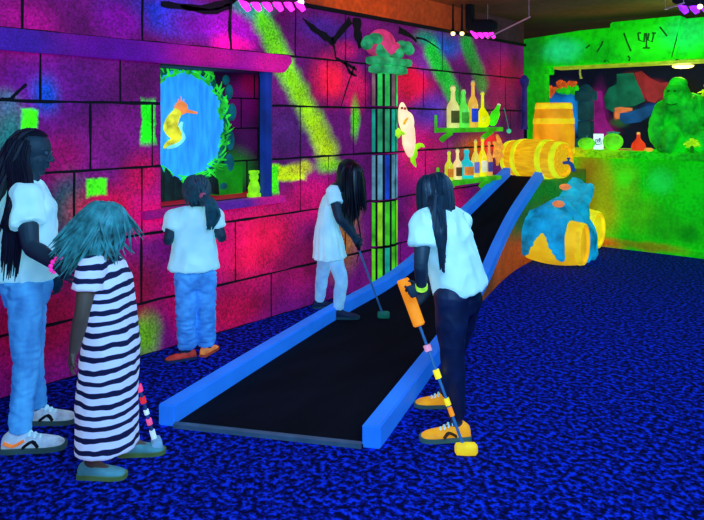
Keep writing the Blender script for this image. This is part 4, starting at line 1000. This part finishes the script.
def shirt(parent, J, H, m, hem, off=.016, sleeve=.62, hemw=(.1, .085), wr=(.013, (9, 9, 5)), name='tshirt', hemoff=None):
    """hem = centre point of the hem"""
    b = new(); hx = (J['hipR']-J['hipL']).normalized(); sx2 = (J['shR']-J['shL']).normalized()
    nk = J['neck']; sp_ = [hem, hem.lerp(nk, .22), hem.lerp(nk, .5), hem.lerp(nk, .78), nk-(nk-hem)*.05, nk+(nk-hem)*.015]
    if 'belly' in J: sp_[1] = hem.lerp(J['belly'], .6); sp_[2] = J['belly'].lerp(nk, .25)
    W = [hemw[0], .5*(hemw[0]+.09), .089, .1, .072, .042]; D_ = [hemw[1], .5*(hemw[1]+.072), .07, .068, .05, .04]
    secs = []
    for i, p in enumerate(sp_):
        u = hx.lerp(sx2, i/5).normalized(); ax = (sp_[min(i+1, 5)]-sp_[max(i-1, 0)]).normalized()
        u = (u-ax*u.dot(ax)).normalized(); v = ax.cross(u).normalized(); of = off if i < 4 else off*.4
        secs.append((p, u*(W[i]*H+of), v*(D_[i]*H+of)))
    loft(b, secs, n=32, e=2.2)
    ms = (J['shL']+J['shR'])/2
    limb(b, [J['shL'], ms.lerp(J['neck'], .3), J['shR']], [.042*H+off*.45, .048*H+off*.4, .042*H+off*.45], 16)
    for s in 'LR':
        a, e = J['sh'+s], J['el'+s]; k = a.lerp(e, sleeve)
        ell(b, a, .046*H)
        tube(b, [a, a.lerp(e, sleeve*.5), k], [.040*H+off*.4, .038*H+off*.5, .037*H+off*.75], 16, 3)
    return baked(name, b, m, parent, .0065, 3, wr)
def trousers(parent, J, H, m, rad, name='trousers', top=None, wr=(.004, (14, 14, 10)), end=.0):
    b = new(); hx = (J['hipR']-J['hipL']).normalized(); pel = J['pelvis']; nk = J['neck']
    ax = UP; u = (hx-ax*hx.dot(ax)).normalized(); v = ax.cross(u)
    tp_ = top or pel+UP*.07*H
    loft(b, [(pel-UP*.07*H, u*.075*H, v*.062*H), (pel-UP*.02*H, u*(.093*H), v*(.076*H)), (pel+UP*.03*H, u*.09*H, v*.072*H), (tp_, u*.082*H, v*.066*H)], n=24)
    for s in 'LR':
        hp, kn, an = J['hip'+s], J['kn'+s], J['an'+s]; e = an.lerp(kn, end)
        tube(b, [hp+UP*.02*H, hp.lerp(kn, .5), kn, kn.lerp(e, .4), e], [k*H for k in rad], 18, 4)
        ell(b, hp, rad[0]*H)
    return baked(name, b, m, parent, .0065, 3, wr)

ppl = []
# ---------------------------------------------------------------- A: tall girl at the left
def ankle_ground(p, z=0.0): return V((p.x, p.y, z))
H = 1.47
J = dict(head=at(33, 152.5, 3.2), neck=at(28, 187, 3.2), pelvis=at(27, 281, 3.2), shR=at(25, 199, 3.06), shL=at(31, 196, 3.34), elR=at(31, 246, 2.97), wrR=at(59, 266, 2.86), elL=at(40, 246, 3.42), wrL=at(54, 276, 3.30),
         hipR=at(26, 289, 3.12), hipL=at(29, 288, 3.28), knR=at(26, 365, 3.09), knL=at(31, 360, 3.29), anR=at(19, 436, 3.08), anL=at(37, 408, 3.36), ftR=dirn(1, .18), ftL=dirn(1, .1))
J['M'] = Mframe(dirn(1, .08, -.12), UP)
A = thing('person', 'tall girl at the far left with long dark hair, white tshirt and blue jeans', 'person', ankle_ground(J['pelvis']))
body(A, J, H, skin, .215, {'R': dict(n=dirn(.3, .9, -.2), curl=.25), 'L': dict(n=dirn(0, -1, -.2))})
jean = mat('jeans_light_blue', (120, 195, 255), em=.36, emc=(25, 120, 245), var=.45, scale=12, rough=.9, stretch=(1, 1, .5))
trousers(A, J, H, jean, (.054, .047, .036, .034, .032), 'jeans', end=.08, wr=(.005, (12, 12, 24)))
shirt(A, J, H, white, at(28, 275, 3.2), hemw=(.088, .082), sleeve=.55)
print_m = mat('shirt_print', (60, 150, 190), em=.3)
b = new()
for k in range(5): tube(b, [at(44.5+k*1.7, 204+k*9, 3.08-.0*k), at(45.5+k*1.9, 209+k*9, 3.08)], .006, 6)
hb = new(); Mt = Mframe(dirn(1, 0), UP)
hair(hb, J['head'], J['M'], .215, 170, .60, flow=RV*-.17, r=.0095, solids=((at(26, 225, 3.2), Mt, V((.17, .125, .34))),), seed=3, face_open=.16, lock_open=.10, part=.22)
for k in range(90):
    rr_ = random.random(); p0 = J['head']+J['M'] @ (V((.31, -.42+.46*rr_, .30-.25*random.random()))*.215)
    a_ = random.random()
    tube(hb, [p0, J['head']+J['M'] @ (V((.37, -.40+.44*rr_, -.15))*.215), at(10+22*rr_, 183, 3.06+.05*a_), at(6+19*rr_+2*a_, 207, 2.99+.02*a_), at(-2+17*rr_+4*a_, 222+60*a_, 3.02+.03*a_)], [.012, .013, .012, .010, .002], 6, 3)
obj('hair', hb, mat('hair_black', (12, 14, 34), rough=.6, var=.4, scale=30), A)
sn = mat('sneaker_white', (170, 205, 225), em=.32, var=.35, scale=18); sole = mat('sole_grey', (60, 95, 90), em=.12)
sn2 = mat('sneaker_orange', (235, 120, 40), em=.5)
shoe(A, ankle_ground(J['anR']), J['ftR'], .27, sn, sole, accents=((1, sn2, [(-.2, .2), (-.05, .14), (.12, .22)]), (1, dark, [(.1, .1), (.25, .2), (.34, .1)])))
shoe(A, ankle_ground(J['anL']), J['ftL'], .26, sn, sole, accents=((1, dark, [(.1, .1), (.25, .2), (.34, .1)]),))
b = new(); w = J['wrR']; ax = (J['wrR']-J['elR']).normalized(); u, v = perp(ax)
for k in range(10):
    a = 2*PI*k/10; ell(b, w-ax*.012+(u*math.cos(a)+v*math.sin(a))*.031, .0095, seg=8, rg=6)
obj('bracelet', b, mat('bracelet_pink', (255, 50, 190), em=.9), A)
# ---------------------------------------------------------------- B: striped dress
H = 1.18
J = dict(head=at(105, 227, 2.87), neck=at(101, 258, 2.86), pelvis=at(108, 345, 2.88), shR=at(90, 270, 2.74), shL=at(110, 265, 2.98), elR=at(82, 313, 2.70), wrR=at(74, 350, 2.73), elL=at(112, 306, 3.10), wrL=at(122, 338, 3.09),
         hipR=at(104, 352, 2.82), hipL=at(112, 352, 2.95), knR=at(98, 405, 2.82), knL=at(119, 400, 2.98), anR=at(91, 462, 2.85), anL=at(131, 441, 3.04), ftR=dirn(1, .0), ftL=dirn(1, .15))
J['M'] = Mframe(dirn(.97, .22, -.15), UP)
Bp = thing('person', 'girl in a dark-and-white striped maxi dress with frizzy teal-lit hair', 'person', ankle_ground(J['pelvis']))
body(Bp, J, H, skin_b, .18, {'R': dict(n=dirn(1, .2, 0), curl=.3), 'L': dict(n=dirn(-.3, -.8, 0), curl=.9, d=dirn(.35, -.1, -.9))})
def stripe_mat():
    m = bpy.data.materials.new('striped_jersey'); m.use_nodes = True; nt = m.node_tree; N = nt.nodes; L = nt.links; bs = N['Principled BSDF']; bs.inputs['Roughness'].default_value = .9
    tc = N.new('ShaderNodeTexCoord'); sep = N.new('ShaderNodeSeparateXYZ'); L.new(tc.outputs['Object'], sep.inputs[0])
    nz = N.new('ShaderNodeTexNoise'); nz.inputs['Scale'].default_value = 7; L.new(tc.outputs['Object'], nz.inputs['Vector'])
    mu = N.new('ShaderNodeMath'); mu.operation = 'MULTIPLY_ADD'; mu.inputs[1].default_value = .045; L.new(nz.outputs['Fac'], mu.inputs[0]); L.new(sep.outputs['Z'], mu.inputs[2])
    sc = N.new('ShaderNodeMath'); sc.operation = 'MULTIPLY'; sc.inputs[1].default_value = 2*PI/.047; L.new(mu.outputs[0], sc.inputs[0])
    si = N.new('ShaderNodeMath'); si.operation = 'SINE'; L.new(sc.outputs[0], si.inputs[0])
    cr = N.new('ShaderNodeValToRGB'); e = cr.color_ramp.elements; e[0].position = .36; e[0].color = lin((14, 16, 60)); e[1].position = .46; e[1].color = lin((205, 225, 255))
    ad = N.new('ShaderNodeMath'); ad.operation = 'MULTIPLY_ADD'; ad.inputs[1].default_value = .5; ad.inputs[2].default_value = .5; L.new(si.outputs[0], ad.inputs[0]); L.new(ad.outputs[0], cr.inputs[0])
    L.new(cr.outputs[0], bs.inputs['Base Color']); L.new(cr.outputs[0], bs.inputs['Emission Color']); bs.inputs['Emission Strength'].default_value = .34
    return m
b = new(); u = dirn(.95, -.2); v = dirn(.2, .95); s = 2.87/F_PX
secs = []
for px, py, hwp, dp in [(107, 445, 29, .135), (107, 425, 28, .135), (107.5, 400, 27, .138), (109, 370, 25.5, .14), (111, 345, 24, .142), (111, 328, 22, .135), (109, 305, 22, .132), (105, 280, 22.5, .135), (102, 264, 19, .11), (101, 257, 11, .05)]:
    secs.append((at(px, py, 2.87), u*(hwp*s), v*dp))
loft(b, secs, n=36, e=2.1)
limb(b, [J['shL'], (J['shL']+J['shR'])/2, J['shR']], [.052, .055, .055], 16)
for sd in 'LR':
    a, e = J['sh'+sd], J['el'+sd]; tube(b, [a, a.lerp(e, .25), a.lerp(e, .48)], [.056, .056, .060], 16, 3)
baked('dress', b, stripe_mat(), Bp, .0065, 3, (.006, (9, 9, 5)))
b = new()
tube(b, [at(118, 262, 2.76), at(121, 280, 2.755), at(117, 290, 2.75), at(122, 298, 2.75)], .004, 6, 3); 
hb = new()
hair(hb, J['head'], J['M'], .18, 300, .23, flow=RV*-.45+UP*.1, r=.0075, seed=5, frizz=.42, cap=1.16, face_open=.3)
hair(hb, J['head'], J['M'], .18, 60, .18, flow=RV*.5, r=.006, seed=8, frizz=.6, cap=1.12, face_open=.3)
obj('hair', hb, mat('hair_teal_blond', (70, 140, 140), em=.12, emc=(10, 120, 120), rough=.6, var=.6, scale=22), Bp)
b = new(); obj_lock = None; b.free()
shm = mat('clog_teal', (80, 150, 160), em=.2, var=.3); shs = mat('clog_sole', (90, 120, 60), em=.15)
shoe(Bp, ankle_ground(J['anR']), J['ftR'], .20, shm, shs, 'clog'); shoe(Bp, ankle_ground(J['anL']), J['ftL'], .20, shm, shs, 'clog')
# ---------------------------------------------------------------- C: kid at the niche
H = 1.17
J = dict(head=at(197, 193, 4.24), neck=at(195, 212, 4.22), pelvis=at(195, 274, 4.22), shL=at(174, 219.5, 4.19), shR=at(215, 218, 4.25), elL=at(168, 241, 4.13), elR=at(222, 238, 4.22), wrL=at(176, 226, 4.36), wrR=at(211, 224, 4.42),
         hipL=at(186, 277, 4.2), hipR=at(205, 277, 4.24), knL=at(185.5, 312, 4.18), knR=at(206, 311, 4.24), anL=at(188, 350, 4.25), anR=at(206, 346, 4.33), ftL=dirn(-1, -.45), ftR=dirn(.25, .8))
J['M'] = Mframe(dirn(.05, 1, -.05), UP)
Ck = thing('person', 'small child seen from behind at the niche, white tshirt and blue trousers', 'person', ankle_ground(J['pelvis']))
body(Ck, J, H, skin, .19, {'L': dict(n=dirn(.2, .1, -1), curl=.3, d=dirn(.25, .95, -.1)), 'R': dict(n=dirn(-.2, .1, -1), curl=.3, d=dirn(-.2, .95, -.1))})
trousers(Ck, J, H, mat('trousers_blue', (115, 185, 255), em=.36, emc=(22, 105, 240), var=.45, scale=14, rough=.9), (.060, .054, .050, .049, .050), 'trousers', end=.12, wr=(.006, (12, 12, 24)))
shirt(Ck, J, H, white, at(194, 268, 4.22), hemw=(.115, .09), sleeve=.5, wr=(.012, (9, 9, 5)))
tie = at(203, 196, 4.08)
hb = new(); hair(hb, J['head'], J['M'], .19, 150, .14, r=.008, seed=9, face_open=.4, tie=tie, cap=1.14)
for k in range(26):
    o_ = V((random.uniform(-.015, .015), random.uniform(-.015, .015), random.uniform(-.01, .01)))
    tube(hb, [tie+o_, at(209, 202, 4.05)+o_*1.6, at(212+random.uniform(-2, 2), 213, 4.06)+o_*2, at(210+random.uniform(-4, 4), 226+random.uniform(-3, 5), 4.08)], [.008, .012, .011, .002], 6, 3)
obj('hair', hb, mat('hair_dim_teal', (40, 84, 96), em=.10, emc=(10, 90, 100), rough=.5, var=.4, scale=30), Ck)
b = new(); ell(b, tie, (.022, .022, .02)); obj('hair_tie', b, mat('hair_tie_pink', (190, 90, 120), em=.3), Ck)
so = mat('sandal_red', (200, 60, 45), em=.3, var=.4, scale=20); so2 = mat('sandal_orange', (240, 130, 60), em=.5, var=.5, scale=30)
shoe(Ck, ankle_ground(J['anL']), J['ftL'], .19, so, mat('sandal_sole_dark', (30, 45, 80), em=.1), 'slip'); shoe(Ck, ankle_ground(J['anR']), J['ftR'], .18, so2, mat('sandal_sole', (170, 70, 40), em=.3), 'sneaker')
# ---------------------------------------------------------------- D: girl putting
H = 1.24
J = dict(head=at(349, 174, 5.08), neck=at(338, 186, 5.1), belly=at(327, 215, 5.1), pelvis=at(329, 241, 5.12), shR=at(333, 192, 4.98), shL=at(339, 190, 5.2), elR=at(339, 218, 4.90), elL=at(346, 214, 5.18), wrR=at(353, 236, 4.98), wrL=at(355, 238, 5.06),
         hipR=at(331, 246, 5.05), hipL=at(328, 246, 5.2), knR=at(341, 279, 5.03), knL=at(322, 276, 5.28), anR=at(338.5, 312, 5.06), anL=at(319.5, 302, 5.40), ftR=dirn(1, .0), ftL=dirn(1, .2))
J['M'] = Mframe(dirn(.72, -.1, -.62), dirn(.6, 0, .7))
D = thing('person', 'girl in white dress and leggings bending over a putter at the lane', 'person', ankle_ground(J['pelvis']))
body(D, J, H, skin, .19, {'R': dict(n=dirn(-.1, .95, -.3), curl=1.0, d=dirn(.6, .2, -.75)), 'L': dict(n=dirn(-.1, -.95, -.3), curl=1.0, d=dirn(.55, -.1, -.8))})
trousers(D, J, H, white2, (.050, .046, .038, .037, .029), 'leggings', end=.1, wr=(.004, (14, 14, 10)))
b = new(); s = 5.1/F_PX; hx = dirn(.05, -1)
sp_ = [(at(329.5, 257, 5.1), 16.5), (at(328.5, 243, 5.1), 14.5), (at(327, 228, 5.1), 11.5), (at(327.5, 217, 5.1), 9.8), (at(329.5, 205, 5.1), 10.5), (at(333, 195, 5.1), 10.5), (at(337, 187, 5.1), 6)]
secs = [(c, dirn(1, .05, .25 if i > 3 else .05)*(w*s), hx*(w*s*(1.35 if i < 3 else 1.45))) for i, (c, w) in enumerate(sp_)]
loft(b, secs[:4], n=60, e=2, wave=.05, wn=15); loft(b, secs[2:], n=30, e=2)
limb(b, [J['shL'], (J['shL']+J['shR'])/2, J['shR']], [.05, .055, .05], 14)
for sd in 'LR':
    a, e = J['sh'+sd], J['el'+sd]; tube(b, [a, a.lerp(e, .25), a.lerp(e, .45)], [.052, .053, .056], 14, 3)
baked('dress', b, white, D, .0062, 2, (.004, (14, 14, 6)))
hb = new(); hair(hb, J['head'], J['M'], .19, 120, .36, flow=RV*.08, r=.012, seed=12, face_open=.45, solids=((at(331, 215, 5.1), Matrix.Identity(3), V((.1, .1, .2))),))
for k in range(30):
    q_ = at(356+random.uniform(-4, 3), 176+random.uniform(-6, 4), 5.08+random.uniform(-.08, .05)); e = V((q_.x, q_.y, q_.z-random.uniform(.2, .36)))
    tube(hb, [q_, q_.lerp(e, .5)+RV*random.uniform(-.01, .01), e], [.012, .012, .002], 6, 3)
obj('hair', hb, mat('hair_jet', (10, 10, 22), rough=.4, var=.4, scale=30), D)
shd = mat('shoe_navy', (22, 40, 70), em=.05, var=.4); shds = mat('shoe_sole_dark', (30, 70, 80), em=.1)
LZ = .016
gR = ankle_ground(J['anR'], LZ); shoe(D, gR, J['ftR'], .21, shd, shds, 'slip'); shoe(D, ankle_ground(J['anL']), J['ftL'], .20, shd, shds, 'slip')
# ---------------------------------------------------------------- E: girl with orange putter
H = 1.25
J = dict(head=at(434, 194, 3.22), neck=at(440, 214, 3.2), pelvis=at(459, 293, 3.2), shL=at(424, 225, 3.08), shR=at(459, 221, 3.31), elL=at(421, 263, 3.02), elR=at(446, 262, 3.42), wrL=at(421.5, 288, 3.09), wrR=at(424, 296, 3.33),
         hipL=at(451, 300, 3.13), hipR=at(465, 299, 3.29), knL=at(452, 350, 3.13), knR=at(455, 346, 3.36), anL=at(457, 424, 3.19), anR=at(446, 396, 3.55), ftL=dirn(-1, -.08), ftR=dirn(-1, .05))
J['M'] = Mframe(dirn(-.75, .6, -.22), UP)
E = thing('person', 'girl with long hair, white tshirt, black leggings and orange sneakers right of lane', 'person', ankle_ground(J['pelvis']))
clubE0, clubE1 = at(402.5, 279, 3.215), at(465, 450, 3.03)
ce_d = (clubE1-clubE0).normalized()
body(E, J, H, skin, .192, {'L': dict(n=dirn(-.15, .9, -.1), curl=.75, d=dirn(-.88, .22, -.38), s=.12), 'R': dict(n=dirn(-.5, -.7, .1), curl=.9, d=dirn(-.7, -.35, -.3))})
trousers(E, J, H, mat('leggings_black', (16, 30, 66), var=.35, scale=10, rough=.6), (.066, .058, .043, .042, .030), 'leggings', end=.1)
shirt(E, J, H, white, at(461, 289, 3.2), hemw=(.09, .082), sleeve=.55, wr=(.014, (9, 9, 5)))
hb = new(); hair(hb, J['head'], J['M'], .188, 150, .19, flow=RV*.05, r=.008, seed=21, face_open=.25, cap=.98)
for k in range(46):
    q_ = at(438+random.uniform(-8, 7), 200+random.uniform(-6, 6), 3.10+random.uniform(-.03, .04)); e = at(443+random.uniform(-4, 3), 262+random.uniform(-14, 12), 3.03+random.uniform(-.015, .01))
    tube(hb, [q_, at(440+random.uniform(-6, 5), 226, 3.02), e], [.013, .012, .002], 6, 3)
obj('hair', hb, mat('hair_dark_teal', (20, 44, 60), em=.03, rough=.5, var=.45, scale=30), E)
snO = mat('sneaker_bright_orange', (250, 160, 20), em=.62, var=.25, scale=14); soE = mat('sole_teal', (70, 110, 100), em=.15)
shoe(E, ankle_ground(J['anL']), J['ftL'], .235, snO, soE, accents=((-1, mat('shoe_line', (90, 50, 10)), [(.05, .12), (.2, .2), (.3, .1)]),)); shoe(E, ankle_ground(J['anR']), J['ftR'], .22, snO, soE)
b = new(); w = J['wrL']; ax = (J['wrL']-J['elL']).normalized(); u, v = perp(ax)
tube(b, [w-ax*.02, w+ax*.002], .028, 18); obj('wristband', b, mat('wristband_lime', (150, 230, 60), em=.8, var=.4, scale=30), E)
# ---------------------------------------------------------------- clubs
def club(name, p0, p1, label, grip_m, shaft_m, head_m, grip=(0, .25), gr=.014, bands=(), hd=None, hl=.1, sr=.007, ground=0.0):
    d = (p1-p0); n = d.normalized()
    t = thing(name, label, 'golf club', V((p1.x, p1.y, ground)))
    b = new(); a, c = p0.lerp(p1, grip[0]), p0.lerp(p1, grip[1]); tube(b, [a, a.lerp(c, .03), a.lerp(c, .97), c], [gr*.8, gr, gr*.95, gr*.75], 16); obj('grip', b, grip_m, t)
    b = new(); tube(b, [p0.lerp(p1, grip[1]*.9), p1], sr, 10); obj('shaft', b, shaft_m, t)
    for f0, f1, r_, m in bands:
        b = new(); tube(b, [p0.lerp(p1, f0), p0.lerp(p1, f1)], r_, 14); obj('band', b, m, t)
    h = (hd or RV).normalized(); h = V((h.x, h.y, 0)).normalized(); s = V((h.y, -h.x, 0)); c = V((p1.x, p1.y, ground+.03))
    b = new(); loft(b, [(c-h*hl*.45, s*.012, UP*.014), (c-h*hl*.38, s*.022, UP*.024), (c+h*hl*.1, s*.024, UP*.027), (c+h*hl*.45, s*.024, UP*.026), (c+h*hl*.55, s*.014, UP*.016)], n=16, e=3); obj('club_head', b, head_m, t)
or_m = mat('foam_orange', (255, 140, 15), em=.75, var=.12); ye_m = mat('band_bright_yellow', (250, 215, 30), em=.8); pk_m = mat('band_pink', (235, 150, 170), em=.6); stl = mat('shaft_steel_blue', (60, 120, 170), em=.15, rough=.35)
head_y = mat('club_head_yellow', (245, 200, 20), em=.7, var=.2)
club('golf_club', clubE0, clubE1, 'putter with thick orange grip and yellow head held beside the blue rail', or_m, stl, head_y, (0, .285), .030,
     ((.40, .435, .017, pk_m), (.545, .595, .015, ye_m), (.71, .75, .013, ye_m), (.76, .81, .011, or_m)), RV, .1)
cD0, cD1 = at(352.5, 232, 5.0), at(383, 315, 4.93+.12)
club('golf_club', cD0, cD1, 'slim blue putter with dark green head held by the bending girl', dark, stl, mat('club_head_green', (20, 110, 90), em=.3), (0, .22), .013, (), RV, .09, .0075, LZ)
cB0, cB1 = at(123, 332, 3.06), at(156.5, 446, 3.08)
rd = mat('bead_red', (240, 40, 50), em=.7); wt = mat('bead_white', (200, 230, 240), em=.6)
club('golf_club', cB0, cB1, 'putter with red, pink and white bands behind the striped dress', dark, mat('shaft_dark_blue', (40, 70, 130), em=.15), mat('club_head_pale', (120, 170, 200), em=.3), (0, .2), .013,
     ((.28, .33, .011, or_m), (.46, .52, .013, mat('bead_pink', (255, 60, 120), em=.8)), (.57, .62, .013, rd), (.68, .72, .011, wt), (.76, .81, .012, mat('bead_pink2', (255, 90, 140), em=.8)), (.86, .95, .012, wt)), dirn(.4, -1), .08)

# ================================================================== LIGHT
def area(name, loc, tgt, size, col, e):
    l = bpy.data.lights.new(name, 'AREA'); l.size = size; l.color = col; l.energy = e
    o = bpy.data.objects.new(name, l); C.objects.link(o); o.location = loc
    o.rotation_euler = (V(tgt)-V(loc)).to_track_quat('-Z', 'Y').to_euler()
def point(name, loc, col, e, r=.1):
    l = bpy.data.lights.new(name, 'POINT'); l.color = col; l.energy = e; l.shadow_soft_size = r
    o = bpy.data.objects.new(name, l); C.objects.link(o); o.location = loc
area('blacklight_near', (-.4, 1.2, 2.6), (-2.2, 2.8, .3), 1.6, (.22, .55, 1), 150)
area('blacklight_front', (.6, -.2, 2.4), (-2.4, 2.6, .8), 1.4, (.22, .55, 1), 60)
area('blacklight_mid', (-1.4, 4.8, 2.62), (-2.2, 4.9, 0), 2.2, (.15, .42, 1), 48)
point('bar_green', (-2.0, 7.3, 2.3), (.3, 1, .15), 10)
point('bar_lamp', (lp.x, lp.y-.05, lp.z-.12), (1, .85, .3), 10, .08)
point('stage_pink', at(276, 14, 4.5), (1, .15, .7), 5)
point('ceiling_warm', (-3.0, 5.0, 2.3), (1, .4, .12), 5, .2)
w = bpy.data.worlds.new('dark_room'); bpy.context.scene.world = w; w.use_nodes = True
w.node_tree.nodes['Background'].inputs[0].default_value = (.012, .03, .12, 1); w.node_tree.nodes['Background'].inputs[1].default_value = .5
